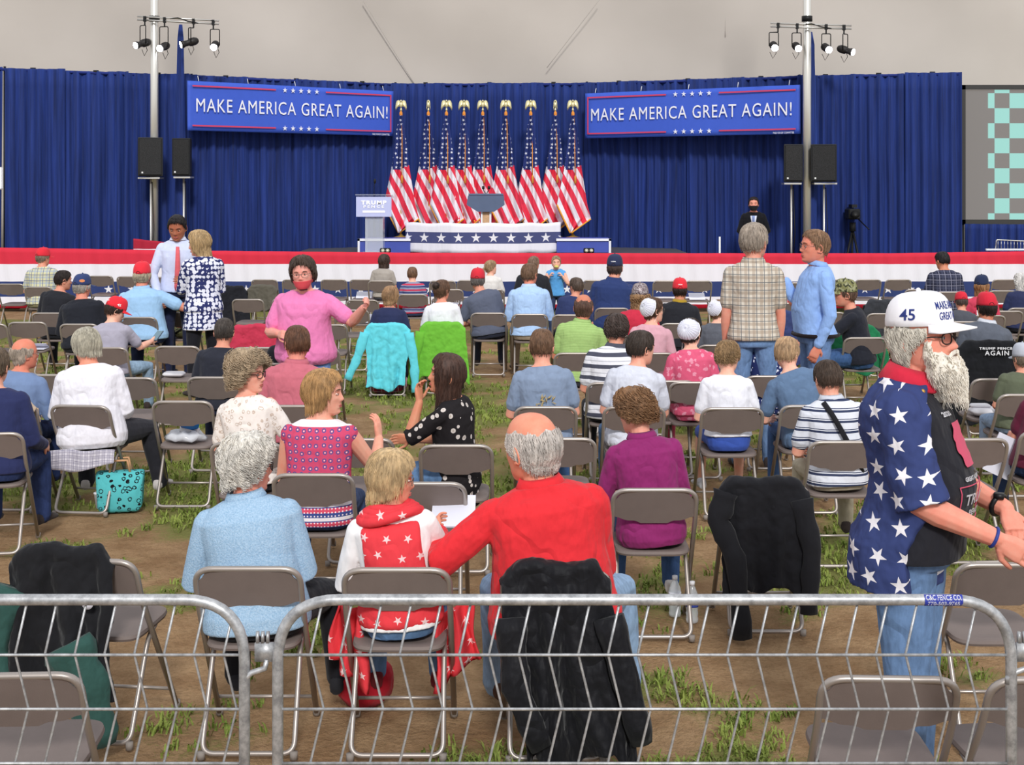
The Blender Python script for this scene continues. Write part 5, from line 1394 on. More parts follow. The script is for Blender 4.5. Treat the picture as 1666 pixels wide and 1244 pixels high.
# ---- left, middle distance
sit('boy in a red cap and grey tee looking at his phone', 'boy in the red cap and grey tee', 170, 564, 163, 478, head=(-58, -24, 0), lean=9, girth=1.05,
    hair=H('short', '#3a2a24', .012), top=cloth('#a7a3b2'), sleeve='short', bottom=denim('#8ea6bd'), fine=1, skn=SK3, face=True, hatf=cap_hat('#e0303c', side_text='45', small='2020'), armR=((.35, .55, -.7), (.25, .9, .15)), side=-2,
    legR=((.6, 1, -.02), (.0, .1, -1)))
sit('bearded dark-haired man in a black sweater looking right', 'dark-haired man in the black sweater', 80, 508, 96, 436, head=(-55, -6, 0), lean=6, girth=1.2,
    hair=H('short', '#2e2420', .008), top=cloth('#25262c'), sleeve='long', bottom=cloth('#202228'), fine=1, skn=SK2, face=True, side=6)
sit('grey-haired man in a navy cap with an orange patch', 'man in the navy cap with orange patch', 128, 526, 128, 443, head=(-25, -4, 0), lean=5, girth=1.45,
    hair=H('short', '#b0a8a0', .010), top=cloth('#22242c'), sleeve='long', bottom=cloth('#202228'), fine=1, skn='#d98f78', hatf=cap_hat('#35426e', patch=('#d98a5c', 2.3)))
sit('man in a red cap and light blue polo with his arm on a chair', 'man in the light blue polo', 225, 515, 208, 424, head=(-6, 0, 0), lean=4, girth=1.5,
    hair=H('short', '#c2b49c', .012), top=cloth('#9cc2e6'), sleeve='short', collar=cloth('#9cc2e6'), bottom=denim('#27304c'), fine=1, skn='#d9917a', hatf=cap_hat('#df3340'), armR=((.95, .2, -.5), (.2, 1, .1)), side=-3)
sit('man in a red cap and yellow plaid shirt near the left edge', 'man in the yellow plaid shirt', 62, 466, 66, 401, head=(-30, -4, 0), lean=5, girth=1.28,
    hair=H('short', '#8a7a6a', .007), top=pat_plaid('#cdc9a0', '#9aa6b8', '#55608a', .09, .3), sleeve='short', bottom=cloth('#8a8468'), fine=0, skn=SK2, hatf=cap_hat('#d8303e'))
# ---- centre, middle distance
sit('blond woman in navy in front of the turquoise jacket', 'blond woman in navy', 630, 530, 634, 463, head=(-38, -2, 0), lean=4, girth=1.12,
    hair=H('bob', '#a88462', .014), top=cloth('#2b3152'), sleeve='short', bottom=denim('#2f3d66'), fine=1, skn=SK2)
sit('girl with a dark bun in a white tee on the green jacket chair', 'girl with the dark bun', 720, 528, 716, 452, head=(-30, -2, 0), lean=4, girth=.98,
    hair=H('up', '#6a4e3c', .008, bun=.062), top=cloth('#e9e9f0'), sleeve='short', bottom=denim('#3f5a86'), fine=1, skn='#dd9a80')
sit('man in a red cap and charcoal tee, left of the pale blue shirt', 'man in the red cap and charcoal tee', 795, 508, 772, 432, head=(-5, -2, 0), lean=5, girth=1.3,
    hair=H('short', '#77706c', .007), top=cloth('#5a6072'), sleeve='short', bottom=cloth('#2c3040'), fine=0, skn=SK2, hatf=cap_hat('#d0303e'))
sit('man in a pale blue dress shirt leaning right', 'man in the pale blue dress shirt', 862, 510, 860, 425, head=(-28, -2, 0), lean=8, girth=1.2,
    hair=H('short', '#7a5e4a', .009), top=cloth('#a9c6ec', fold=.5), sleeve='long', collar=cloth('#b9d0ee'), bottom=cloth('#a89886'), fine=1, skn='#d98f78')
sit('young man with shaved sides in a navy tee', 'young man in the navy tee', 928, 511, 942, 447, head=(30, -2, 0), lean=7, girth=1.05,
    hair=H('short', '#5a4a40', .006), top=cloth('#303a62'), sleeve='short', bottom=cloth('#23242c'), fine=0, skn=SK2)
sit('broad man in a navy cap and navy shirt', 'broad man in the navy cap', 996, 500, 1002, 412, head=(-12, 0, 0), lean=5, girth=1.42,
    hair=H('short', '#5a4a44', .006), top=cloth('#2b3a68'), sleeve='half', collar=cloth('#2b3a68'), bottom=cloth('#23242c'), fine=1, skn=SK2, hatf=cap_hat('#2c3350', small='USA'))
BLING = NT('glitter_cap', .35, .2, .6); _vo = BLING.voro(BLING.co(), 90); BLING.color(BLING.mix(BLING.ramp(_vo.outputs['Distance'], .1, .5), srgb('#e8e0e0'), srgb('#6b5a5e'))); BLING = BLING.mat
sit('curly-haired woman in a glittery cap and red top', 'woman in the glittery cap', 1038, 545, 1043, 458, head=(-15, -2, 0), lean=5, girth=1.05,
    hair=H('shoulder', '#a5805c', .020, curl=.008), top=cloth('#c23046'), sleeve='short', bottom=cloth('#23242c'), fine=0, skn=SK2, hatf=cap_hat('#fff', camo=BLING), rz=0)
sit('man in a red cap and black shirt with a yellow collar', 'man with the yellow collar', 1106, 525, 1108, 450, head=(-4, -2, 0), lean=5, girth=1.28,
    hair=H('short', '#3a2c26', .006), top=cloth('#26272d'), sleeve='short', collar=cloth('#a8892c'), bottom=cloth('#23242c'), fine=0, skn=SK4, hatf=cap_hat('#d8303c', small='USA'))
sit('heavy-set man in black behind the pale blue dress shirt', 'man in black near the stage', 866, 472, 868, 414, head=(-20, 0, 0), lean=4, girth=1.45,
    hair=H('short', '#8a6e5c', .006), top=cloth('#26272d'), sleeve='half', bottom=cloth('#23242c'), fine=0, skn='#c98468')
sit('little ponytailed girl in white behind the red cap', 'little ponytailed girl', 797, 470, 797, 421, head=(-60, 0, 0), lean=4, girth=1.0,
    hair=H('up', '#a88a68', .008, tail=(.02, .16)), top=cloth('#dcd8d4'), sleeve='short', bottom=cloth('#8a8a92'), fine=0, skn=SK3)
sit('woman with half-pinned dark hair in a taupe top by the bunting', 'woman in the taupe top', 620, 456, 624, 412, head=(-35, 0, 0), lean=5, girth=1.0,
    hair=H('shoulder', '#4a3830', .016, curl=.006), top=cloth('#a49c94'), sleeve='short', bottom=cloth('#4a4a52'), fine=0, skn=SK2)
sit('small boy in a striped tee with chairs behind him', 'small boy in the striped tee', 671, 478, 670, 432, head=(0, 0, 0), lean=5, girth=1.1,
    hair=H('short', '#7a5a44', .008), top=pat_stripes('#8a8fa8', '#c0405a', 2, .08, .3, ('#33406f', .6, .85)), sleeve='short', bottom=cloth('#33405f'), fine=0, skn=SK3)
# ---- right, distance
sit('girl in a navy cap and red jersey with white letters', 'girl in the red jersey', 1607, 512, 1598, 445, head=(-40, 0, 0), lean=5, girth=1.05,
    hair=H('shoulder', '#a87a54', .012), top=cloth('#c44058'), sleeve='short', bottom=cloth('#23242c'), fine=0, skn=SK2, hatf=cap_hat('#26304e'),
    extra=lambda p: text_obj('USA', .16, cloth('#e8e4e8'), p.e, 'jersey_lettering', .001, .003, 1.0, .22, fn=lambda x, y, z: p.spine(.30)[0]+V(x, -.165+y*.1+x*x*1.2, z)))
sit('person in a red cap and dark grey tee behind the bearded man', 'person in the dark grey tee', 1572, 522, 1567, 472, head=(0, -14, 0), lean=9, girth=1.3,
    hair=H('short', '#5a4a44', .006), top=cloth('#4c4e56'), sleeve='short', bottom=cloth('#23242c'), fine=0, skn=SK2, hatf=cap_hat('#cc2c3c'))
sit('dark-haired man in a dark plaid shirt by the stage bunting', 'man in the dark plaid shirt', 1546, 474, 1537, 406, head=(25, -14, 0), lean=8, girth=1.3,
    hair=H('short', '#1f1a1a', .008), top=pat_plaid('#2a2c3e', '#44475c', '#8a8a9c', .08, .3), sleeve='long', bottom=cloth('#23242c'), fine=0, skn=SK4)
sit('white-haired person in navy at the right edge', 'white-haired person in navy', 1668, 500, 1668, 442, head=(40, 0, 0), lean=5, girth=1.2,
    hair=H('shoulder', '#e0dcd8', .020, curl=.006), top=cloth('#2b3152'), sleeve='short', bottom=cloth('#23242c'), fine=0, skn=SK2)
sit('child in a red shirt half hidden behind the plaid shirt man', 'child in the red shirt', 1272, 492, 1268, 452, head=(0, 0, 0), lean=6, girth=1.3,
    hair=H('short', '#5a4030', .008), top=cloth('#c22f4a'), sleeve='short', bottom=cloth('#33405f'), fine=0, skn=SK2)

# ================================================================ standing people
def tie_lanyard(p): pass
stand('dark-haired man in a white dress shirt and coral tie', 290, 344, 16.2, yaw=192, head=(-12, -22, 0), girth=1.0, hair=H('short', '#1e1a1c', .010), top=cloth('#c8d0ea'), sleeve='long', collar=cloth('#d8dcf0'), bottom=cloth('#252a44'),
      fine=1, skn='#a86a4e', face=True, armR=((.35, .15, -1), (-.3, .5, -1)), armL=((.3, .2, -1), (-.7, .8, -.1)), brow='#1e1a1c', hem=-.02,
      extra=lambda p: (lambda m: (m.loft([[p.spine(t)[0]+p.spine(t)[1]*x*w+p.spine(t)[2]*.192 for x in (-1, 1)]+[p.spine(t)[0]+p.spine(t)[1]*x*w+p.spine(t)[2]*.200 for x in (1, -1)] for t, w in ((.0, .028), (.04, .04), (.3, .028), (.47, .02))]), m.build('tie', cloth('#d8646c'), p.e)))(MB()))
ELE = pat_spots('#2c3262', '#dfe0ee', 21, .52, False, .45, .50)
def tunic(mb, p):
    s = p.s; rings = []
    for t, a, b in ((-.24, .215, .17), (-.15, .205, .16), (-.05, .195, .15), (.05, .18, .14)):
        pc = p.spine(max(t, -.02))[0]+V(0, 0, min(0, t+.02)*s); rings.append([pc+V(a*s*math.cos(q), b*s*math.sin(q), 0) for q in [2*math.pi*k/24 for k in range(24)]])
    mb.loft(rings)
stand('blond woman in a navy tunic printed with white elephants', 331, 371, 14.8, yaw=30, head=(62, -10, 0), girth=1.06, hair=H('shoulder', '#b89a70', .016), top=ELE, sleeve='half', bottom=cloth('#1d1d24'), dress=tunic, fine=1, skn=SK1, face=True,
      armL=((.1, .35, -.9), (-.3, 1, .1)), armR=((.15, .2, -1), (-.4, .9, .1)))
def mask(colr, low=False):
    def f(p):
        m = MB(); z1 = -.026 if not low else -.048; z2 = -.108 if not low else -.110
        def fn(u, w):
            a = lerp(-1, 1, u); th = a*1.25; z = lerp(z2, z1, w); x, y = head_xy(max(-.9, z/.118), th); bul = .017*(1-a*a)*(1 if not low else 1.1)
            return p.hp(V(x*1.04, y+.006+bul, z))
        m.grid(fn, 18, 10); o = m.build('face_mask', cloth(colr, fold=.15), p.e); add_mod(o, 'SOLIDIFY', thickness=.004)
        m = MB()
        for sg in (-1, 1): m.tube([p.hp(V(sg*.073, .03, -.03)), p.hp(V(sg*.082, .0, .0)), p.hp(V(sg*.082, -.015, -.02)), p.hp(V(sg*.072, .02, -.07))], .002, 5)
        m.build('ear_loop', cloth(colr, fold=.15), o)
    return f
def straw_cup(p):
    w = p.wr['R']+p.hd['R']*.09
    m = MB(); m.tube([w+V(0, .0, -.02), w+V(.0, .02, .16)], .005, 6); o = m.build('drinking_straw', mat('straw_white', '#f2f2f2', .5), p.e)
stand('woman in a pink tee and glasses with a red mask over her mouth', 497, 398, 11.3, s=.98, yaw=172, head=(6, -4, 4), girth=1.42, hair=H('bobshort', '#4e3e34', .026, lump=.3), top=cloth('#e27fb2', fold=.5), sleeve='short', bottom=denim('#6f8fc8'),
      fine=1, skn='#e6a595', face=True, glasses='thin', hatf=None, extra=lambda p: (mask('#cf4a52', True)(p)), armR=((.35, .1, -.9), (-.55, .75, .05)), armL=((.75, .15, -.55), (.55, .6, .55)), hands=(.8, .9), hem=-.10, lipc='#c86a66')
PLAID = pat_plaid('#cfc6b8', '#a08f7e', '#5f6468', .062, .38)
stand('grey-haired man in a tan plaid short-sleeved shirt and jeans, seen from behind', 1226, 358, 11.0, yaw=-6, head=(-28, 2, 0), girth=.93, hair=H('short', '#a89a8c', .014), top=PLAID, sleeve='short', collar=PLAID, bottom=denim('#6a86ae'), fine=1, skn='#dd9c86',
      armL=((.10, .05, -1), (.0, .2, -1)), armR=((.12, .1, -1), (-.04, .2, -1)), hem=-.03)
stand('man in glasses and a light blue shirt pointing left', 1327, 369, 11.6, yaw=94, head=(4, 2, 0), girth=1.08, belly=.04, hair=H('short', '#8a6a50', .010), top=cloth('#8eb0e6', fold=.5), sleeve='long', collar=cloth('#8eb0e6'), bottom=denim('#6682ae'), fine=1, skn='#dd9078',
      face=True, glasses='thin', armR=((.05, .38, -.90), (.20, .30, .90), (.1, 1, .35)), armL=((.2, -.1, -1), (-.1, .35, -.9)), hands=(.5, .35), pnorm=(None, (0, 0, -1)), hem=-.01, lean=-2,
      extra=lambda p: (lambda m: (m.tube([p.spine(-.012)[0]+V(.186*1.2*math.cos(a)*p.s, .14*1.2*math.sin(a)*p.s, 0) for a in [2*math.pi*k/24 for k in range(24)]], .018, 6, closed=True, flat=.9), m.build('belt', cloth('#20181a'), p.e)))(MB()))
def suit_bits(p):
    mask('#1a1a1e')(p)
    m = MB(); c = p.spine(.40)
    m.loft([[p.spine(t)[0]+p.spine(t)[1]*x*w+p.spine(t)[2]*.160 for x in (-1, 1)]+[p.spine(t)[0]+p.spine(t)[1]*x*w+p.spine(t)[2]*.166 for x in (1, -1)] for t, w in ((.22, .01), (.34, .04), (.46, .06))]); m.build('shirt_front', cloth('#d8dcee'), p.e)
    m = MB(); m.loft([[p.spine(t)[0]+p.spine(t)[1]*x*w+p.spine(t)[2]*.168 for x in (-1, 1)]+[p.spine(t)[0]+p.spine(t)[1]*x*w+p.spine(t)[2]*.174 for x in (1, -1)] for t, w in ((.24, .018), (.42, .02), (.46, .026))]); m.build('tie', cloth('#8a9cd0'), p.e)
stand('masked man in a black suit and pale tie standing guard by the drapes', 1226, 318, 25.4, yaw=170, z0=.36, head=(0, 0, 0), girth=1.05, hair=H('short', '#2a2120', .012), top=cloth('#15151a'), sleeve='long', bottom=cloth('#15151a'), fine=1, skn='#dd9a84', face=True,
      extra=suit_bits, armL=((.35, .1, -1), (-.75, .45, -.75)), armR=((.35, .1, -1), (-.75, .45, -.75)), hem=-.10)
stand('girl in a blue tank top facing the camera, eating', 905, 414, 20.6, yaw=176, head=(4, -4, 0), girth=.95, hair=H('up', '#b09878', .008), top=cloth('#5aa0dc'), sleeve='none', bottom=cloth('#33405f'), fine=1, skn=SK3, face=True,
      armL=((.35, .3, -.8), (-.7, .4, 1)), armR=((.35, .3, -.8), (-.7, .4, 1)), hands=(.9, .9),
      extra=lambda p: (lambda m: (m.ball(p.hp(V(0, .13, -.06)), (.035, .02, .02), 10, 6), m.build('snack', mat('snack_yellow', '#d8d070', .6), p.e)))(MB()))

# ---- the bearded man on the right
def beard_build(p, c, L=.17):
    rng = random.Random(21); hp = p.hp; mb = MB(); ns = 36; zs = [.0, -.02, -.04, -.05, -.06, -.075, -.09, -.105, -.12, -.135, -.15, -.165, -.18, -.195, -.205]
    def off(th, z):
        a = abs(th); front = 1-sstep(.9, 1.55, a)
        t = .008+.030*sstep(-.04, -.11, z)*front+.008*front*sstep(-.03, -.06, z)
        if a < .32 and -.045 < z < -.0: return -.01
        if -.075 < z < -.054 and a < .33: t *= .35
        return lerp(-.012, t, (1-sstep(1.18, 1.34, a))*(sstep(-.040, -.052, z-.045*sstep(.8, 1.15, a)+.010*(1-sstep(.2, .5, a)))))
    def surf(z, th, o):
        if z > -.1: x, y = head_xy(max(-.8, z/.118), th)
        else:
            x, y = head_xy(-.8, th); k = sstep(-.1, -.205, z); x *= (1-.55*k); y = y*(1-.15*k)+.01*k
        n = V(x, y, 0); L_ = n.length or 1e-6; return V(x, y, z)+n/L_*o
    rings = []
    for z in zs:
        k = sstep(-.17, -.21, z)
        rings.append([hp(surf(z, th, off(th, z)*(1-.6*k)+.005*math.sin(th*9+z*80)+.004*math.sin(th*17-z*130))) if abs(th) < 1.6 or z > -.11 else hp(surf(z, th, -.03)) for th in [(2*math.pi*j/ns if j <= ns/2 else 2*math.pi*j/ns-2*math.pi) for j in range(ns)]])
    mb.loft(rings[::-1])
    for _ in range(1500):
        th = rng.uniform(-1.35, 1.35); z = rng.uniform(-.18, .0); o = off(th, max(z, -.2))
        if o < 0: continue
        pts = []; ln = rng.uniform(.025, .06); dr = rng.uniform(-.3, .3); f0 = rng.random()*6
        for k in range(7):
            t = k/6; zz = z-ln*t; pts.append(hp(surf(zz, th+dr*t*.4, o+.004*math.sin(t*7+f0)+.006*t+.001)))
        mb.tube(pts, [.0022*(1-.8*k/6) for k in range(7)], 3, caps=False)
    for sg in (-1, 1):    # moustache
        for k in range(50):
            a0 = rng.uniform(.0, .012); z0 = -.044+rng.uniform(-.004, .006)
            mb.tube([hp(V(sg*a0, .108+rng.uniform(0, .004), z0)), hp(V(sg*(a0+.02), .106, z0-.006)), hp(V(sg*(a0+.036), .096, z0-.022))], [.002, .003, .001], 4)
    return mb.build('beard', hairmat(c, .82), p.e)
STARC = pat_stars('#36416f', '#e6e2e6', .098, .034, .35, axis='yz', name='flag_shirt_cotton')
def star_shirt(p):
    s = p.s; m = MB(); n = 40; rings = []
    for t in (-.15, -.10, -.05, .0, .06, .12, .2, .3, .36, .42, .47, .50, .52):
        if t < -.02: pc, rt, fw, up = p.spine(0); pc = pc+up*t*s
        else: pc, rt, fw, up = p.spine(t)
        tt = max(t, -.06); a, b, c = [interp(tt, [(q[0], q[k]) for q in p.TR]) for k in (1, 2, 3)]
        g = []
        for k in range(n):
            q = 2*math.pi*k/n; dg = abs(math.degrees(math.atan2(math.cos(q), math.sin(q))))  # 0 at the front
            lim = interp(t, [(-.15, 78), (.1, 70), (.35, 52), (.5, 32)])
            off = lerp(-.05, .030+.02*sstep(.1, -.15, t), sstep(lim-5, lim+5, dg))+.004*math.sin(q*6+t*9)
            g.append(pc+fw*c*s+rt*((a+off)*s*math.cos(q))+fw*((b+off)*s*math.sin(q)))
        rings.append(g)
    m.loft(rings)
    for k in 'LR':
        sh, el, wr = p.sh[k], p.el[k], p.wr[k]
        m.tube([sh, sh.lerp(el, .4), sh.lerp(el, .8), el.lerp(wr, .02)], [.078*s, .078*s, .084*s, .088*s], 16, round_ends=False)
        m.ball(sh, .080*s, 14, 10)
    o = m.build('star_shirt', STARC, p.e)
    add_mod(o, 'REMESH', mode='VOXEL', voxel_size=.0065, use_smooth_shade=True); add_mod(o, 'SMOOTH', factor=.5, iterations=3)
    add_mod(o, 'DISPLACE', texture=FOLDS[0], texture_coords='GLOBAL', strength=.03, mid_level=.5)
    rc = cloth('#c92a40'); m = MB(); c0, r_, f_, u_ = p.spine(.53)
    rings = []
    for zz, rr in ((-.03, .105), (-.005, .088), (.028, .076), (.036, .080), (.012, .094), (-.022, .115)):
        rings.append([c0+u_*(zz+.012*math.sin(a)*-1)*s+r_*rr*s*math.cos(a)+f_*(rr*.95*s*math.sin(a)) for a in [2*math.pi*q/28 for q in range(28)]])
    m.loft(rings+[rings[0]], caps=False); co = m.build('collar', rc, o)
    m = MB()
    for a in (-.35, -.05): m.ball(c0+u_*-.028*s+r_*.118*s*math.cos(a)+f_*.108*s*math.sin(a+.6), .009, 8, 6)
    m.build('button', mat('brass_button', '#c99a4c', .4, .5), co)
    # shirt print panel on the black tee
    W_ = cloth('#e8e6ea', fold=.1); RP = cloth('#c8506a', fold=.1)
    def front(t, x, o_=.012):
        pc, rt, fw, up = p.spine(t); a, b, c = [interp(t, [(q[0], q[k]) for q in p.TR]) for k in (1, 2, 3)]
        b = (b+.008)*s; a = (a+.008)*s; x = max(-a*.98, min(a*.98, x)); return pc+fw*(c*s+b*math.sqrt(max(0, 1-(abs(x)/a)**2.1))+o_)+rt*x
    m = MB(); m.grid(lambda u, w: front(lerp(.25, .40, w), lerp(-.02, .10, u)*(1-.5*abs(w-.5))+.005*math.sin(w*20), .014), 12, 14); m.build('portrait_print', RP, p.shirt)
    def put(body, size, x0, t0, wd, mt):
        text_obj(body, size, mt, p.shirt, 'lettering', .0006, .001, 1.0, wd, fn=lambda x, y, z: front(t0+z/s, x0-x, .016))
    put('TRUMP', .055, .035, .15, .19, W_); put('PENCE', .032, .035, .105, .12, W_); put('2020', .022, .09, .43, .07, W_); put('GREAT AGAIN', .02, .05, .215, .13, W_)
    m = MB(); q = [front(t0, x0, .016) for x0, t0 in [(lerp(-.09, .15, k/12), .195) for k in range(13)]+[(.15, lerp(.195, .08, k/6)) for k in range(7)]+[(lerp(.15, -.09, k/12), .08) for k in range(13)]+[(-.09, lerp(.08, .195, k/6)) for k in range(7)]]
    m.tube(q, .0022, 5, closed=True); m.build('print_border', RP, p.shirt)
    beard_build(p, '#ece4d6')
    # watch and wristband
    m = MB(); w = p.wr['L'].lerp(p.el['L'], .12); d = (p.wr['L']-p.el['L']).normalized(); u = d.cross(V(0, 0, 1)).normalized(); v = d.cross(u)
    m.tube([w+(u*math.cos(a)+v*math.sin(a))*.037 for a in [2*math.pi*k/20 for k in range(20)]], .0095, 8, closed=True); m.box(w-v*.038+u*.01, (.04, .035, .018)); m.build('wristwatch', mat('watch_black', '#1b1b1e', .4), p.e)
    m = MB(); w = p.wr['R'].lerp(p.el['R'], .02); d = (p.wr['R']-p.el['R']).normalized(); u = d.cross(V(0, 0, 1)).normalized(); v = d.cross(u)
    m.tube([w+(u*math.cos(a)+v*math.sin(a))*.034 for a in [2*math.pi*k/20 for k in range(20)]], .006, 8, closed=True); m.build('wristband', mat('band_blue', '#2c3c8a', .5), p.e)
person('big white-bearded man in a white cap and navy shirt with white stars', 1.45, 4.93, yaw=-116, sit=False, s=1.085, girth=1.24, belly=.05, lean=-1, head=(-12, 3, 0), hunch=8, hsc=.95,
       hair=H('mullet', '#cfc8ba', .013, lump=.3, curl=.002), top=cloth('#24242a', fold=.5), sleeve='short', bottom=denim('#6682a8'), shoes='#3a3836', fine=2, skn='#e49a84', face=True, glasses='thick', nose=1.35, brow='#d8d0c4',
       armR=((.14, .28, -1), (-.30, .95, -.42), (-.2, .9, -.5)), armL=((.2, .35, -1), (-.55, .9, -.30), (-.7, .4, -.55)), hands=(.9, .7), hatf=cap_hat('#f0eef2', brimc='#f0eef2', front=['MAKE AMERICA', 'GREAT AGAIN'], side_text='45', tcol='#2f3c7a', back_open=False, z_edge=.042, puff=.9, fsz=.034, ssz=.050), extra=star_shirt, eyes='#4a5a6a')
# ================================================================ empty chairs and things left on them
def ech(lst, group=None):
    for cx, yt, lab, *r in lst: chair(cx, yt, lab, r[0] if r else 0, group)
ech([(150, 907, 'brown folding chair under the black coat in the left foreground', -7), (1453, 1098, 'empty brown folding chair in the right foreground behind the barrier', -2), (1712, 1098, 'brown folding chair cut off at the bottom right corner', 4), (12, 1093, 'brown folding chair in the bottom left corner behind the barrier', 3),
     (1642, 914, 'brown folding chair right of the bearded man\'s hips', 0), (690, 783, 'empty brown folding chair right of the woman in pink print'), (912, 711, 'empty brown folding chair behind the big red shirt man\'s head'), (583, 712, 'brown folding chair hidden behind the woman in the pink print'),
     (1248, 787, 'brown folding chair holding the long black cardigan'), (1582, 712, 'empty brown folding chair between the bearded man and right edge', 3), (296, 651, 'brown folding chair with a snack bag on its seat'), (75, 608, 'empty brown folding chair left of the grey-haired woman', 0),
     (210, 613, 'empty brown folding chair right of the grey-haired woman'), (288, 562, 'empty brown folding chair with a white tray on its seat'), (1625, 615, 'brown folding chair holding a cup and food tray'),
     (43, 523, 'empty brown folding chair with a white paper on its seat', 2), (-22, 526, 'brown folding chair cut off at the left edge, fifth row', 2), (293, 507, 'brown folding chair with a red cap and camouflage bag'), (415, 564, 'empty brown folding chair nearer than the red jacket'),
     (515, 565, 'empty brown folding chair right of the woman in black'), (1088, 618, 'empty brown folding chair left of the hot pink dress'), (533, 527, 'empty brown folding chair just right of the pink tee woman'),
     (403, 486, 'brown folding chair left of the pink tee woman, nearer one'), (468, 485, 'brown folding chair directly behind the pink tee woman'), (572, 503, 'empty brown folding chair left of the blond woman in navy'), (590, 487, 'empty brown folding chair just beyond the blond woman in navy'),
     (420, 533, 'brown folding chair under the red jacket'), (730, 470, 'brown folding chair with white paper right of the striped boy'), (1280, 509, 'brown folding chair under the navy jacket'), (1388, 533, 'brown folding chair under the dark green coat'), (1347, 507, 'empty brown folding chair behind the light blue shirt man'),
     (1440, 509, 'empty brown folding chair right of the camouflage cap man'), (1437, 491, 'brown folding chair under the dark jacket behind the camouflage cap'), (1637, 505, 'empty brown folding chair right of the girl in the red jersey')])
ech([(17, 461, 'empty brown folding chair by the bunting at the far left')])
ech([(163, 448, 'empty brown folding chair in the front row on the left'), (210, 449, 'empty brown folding chair in the front row on the left'), (258, 450, 'empty brown folding chair in the front row on the left')], 'empty front row chairs on the left')
ech([(256, 463, 'empty brown folding chair beside the man in the white dress shirt'), (375, 470, 'brown folding chair under the black jacket near the bunting'), (427, 467, 'brown folding chair under the olive jacket near the bunting')])
ech([(430, 454, 'empty brown folding chair in the front row left of the clear lectern'), (480, 454, 'empty brown folding chair in the front row left of the clear lectern'), (543, 454, 'empty brown folding chair in the front row left of the clear lectern'), (590, 454, 'empty brown folding chair in the front row left of the clear lectern')], 'empty front row chairs left of the lectern')
ech([(765, 455, 'empty brown folding chair in the front row before the flags'), (720, 456, 'empty brown folding chair in the front row before the flags'), (970, 455, 'empty brown folding chair in the front row before the flags')], 'empty front row chairs before the flags')
ech([(1084, 456, 'empty brown folding chair in the front row beyond the red cap'), (1137, 456, 'empty brown folding chair in the front row beyond the red cap')], 'pair of empty front row chairs')
ech([(1305, 458, 'empty brown folding chair between the two standing men'), (1368, 454, 'empty brown folding chair in the front row on the right'), (1413, 454, 'empty brown folding chair in the front row on the right'), (1462, 454, 'empty brown folding chair in the front row on the right')][1:], 'empty front row chairs on the right')
ech([(1305, 459, 'empty brown folding chair seen between the two standing men'), (1636, 454, 'empty brown folding chair in the front row at the far right'), (1632, 472, 'empty brown folding chair in the second row at the far right'), (1208, 500, 'empty brown folding chair left of the plaid shirt man\'s legs'), (1496, 470, 'empty brown folding chair left of the dark plaid shirt man')])
# ---- jackets
BLK = cloth('#17171b', fold=.7, rough=.6); CARD = cloth('#1b1b1f', fold=.3)
jacket(905, 925, 'crumpled black windbreaker hanging on the red shirt man\'s chair', BLK, .43, .46, .03, .05, [([(-.18, -.31, .60), (-.16, -.36, .35), (-.06, -.37, .12)], .06), ([(.20, -.3, .60), (.27, -.33, .35), (.33, -.34, .12)], .06)], x0=.10, seedv=3, jag=.05)
GRN = cloth('#2f4f49', fold=.6)
jacket(150, 907, 'black and dark green coat heaped on the left foreground chair', cloth('#1b1b1e', fold=.5), .44, .46, .30, .05, [([(-.30, -.30, .66), (-.36, -.33, .45), (-.30, -.34, .22)], .085), ([(-.02, -.36, .46), (.06, -.36, .30), (.10, -.34, .06)], .11)], rz=-7, xt=-.10, x0=-.06, seedv=5, ht=.80, slm=GRN,
       extra=lambda e: (lambda m: (m.lathe([(0, 0), (.024, 0), (.024, .002), (0, .002)], 14, (.06, -.345, .62), Matrix.Rotation(R(90), 3, 'X')), m.build('round_patch', mat('patch_pale', '#c9c6d0'), e)))(MB()))
jacket(1240, 787, 'long black cardigan draped over an empty chair', CARD, .47, .40, .25, .016, [([(-.19, -.28, .74), (-.235, -.30, .60), (-.15, -.325, .42), (-.115, -.33, .02)], .062), ([(.19, -.28, .70), (.235, -.31, .45), (.22, -.32, .14)], .055)], seedv=7, jag=.02)
TUR = cloth('#62cbd8', fold=.4)
jacket(630, 530, 'bright turquoise jacket hung over the blond woman\'s chair', TUR, .50, .42, .19, .030, [([(-.24, -.27, .70), (-.31, -.30, .45), (-.42, -.32, .20)], .055), ([(.24, -.27, .70), (.30, -.30, .35), (.31, -.3, .06)], .055)], seedv=9, apex=.15, jag=.02)
jacket(720, 528, 'bright green fleece jacket hung over the bun girl\'s chair', cloth('#6cb23a', fold=.25), .50, .60, .22, .008, [([(-.24, -.27, .70), (-.30, -.29, .40), (-.34, -.3, .12)], .06)], seedv=11, side_drop=-.02, x0=.0, jag=.01)
jacket(1388, 533, 'dark green coat draped over the chair beside the camouflage cap man', cloth('#1f7048', fold=.4), .56, .78, .30, .03, [([(.22, -.28, .66), (.32, -.3, .45), (.30, -.3, .28)], .06)], seedv=13, x0=.02)
jacket(1280, 509, 'navy jacket hung over a chair behind the plaid shirt man', cloth('#36406c'), .50, .5, .18, .012, seedv=15)
jacket(420, 533, 'red jacket laid over a chair behind the curly-haired woman', cloth('#b8344c', fold=.3), .62, .66, .42, .012, seedv=17)
jacket(375, 470, 'black jacket heaped over a chair near the bunting', cloth('#1d1e24'), .5, .62, .25, .03, seedv=19, ht=.8)
jacket(427, 467, 'olive grey jacket over a chair near the bunting', cloth('#5a564c'), .46, .46, .45, .015, seedv=21)
jacket(1437, 491, 'dark grey jacket over a chair behind the camouflage cap man', cloth('#35373c'), .5, .8, .2, .03, seedv=23)
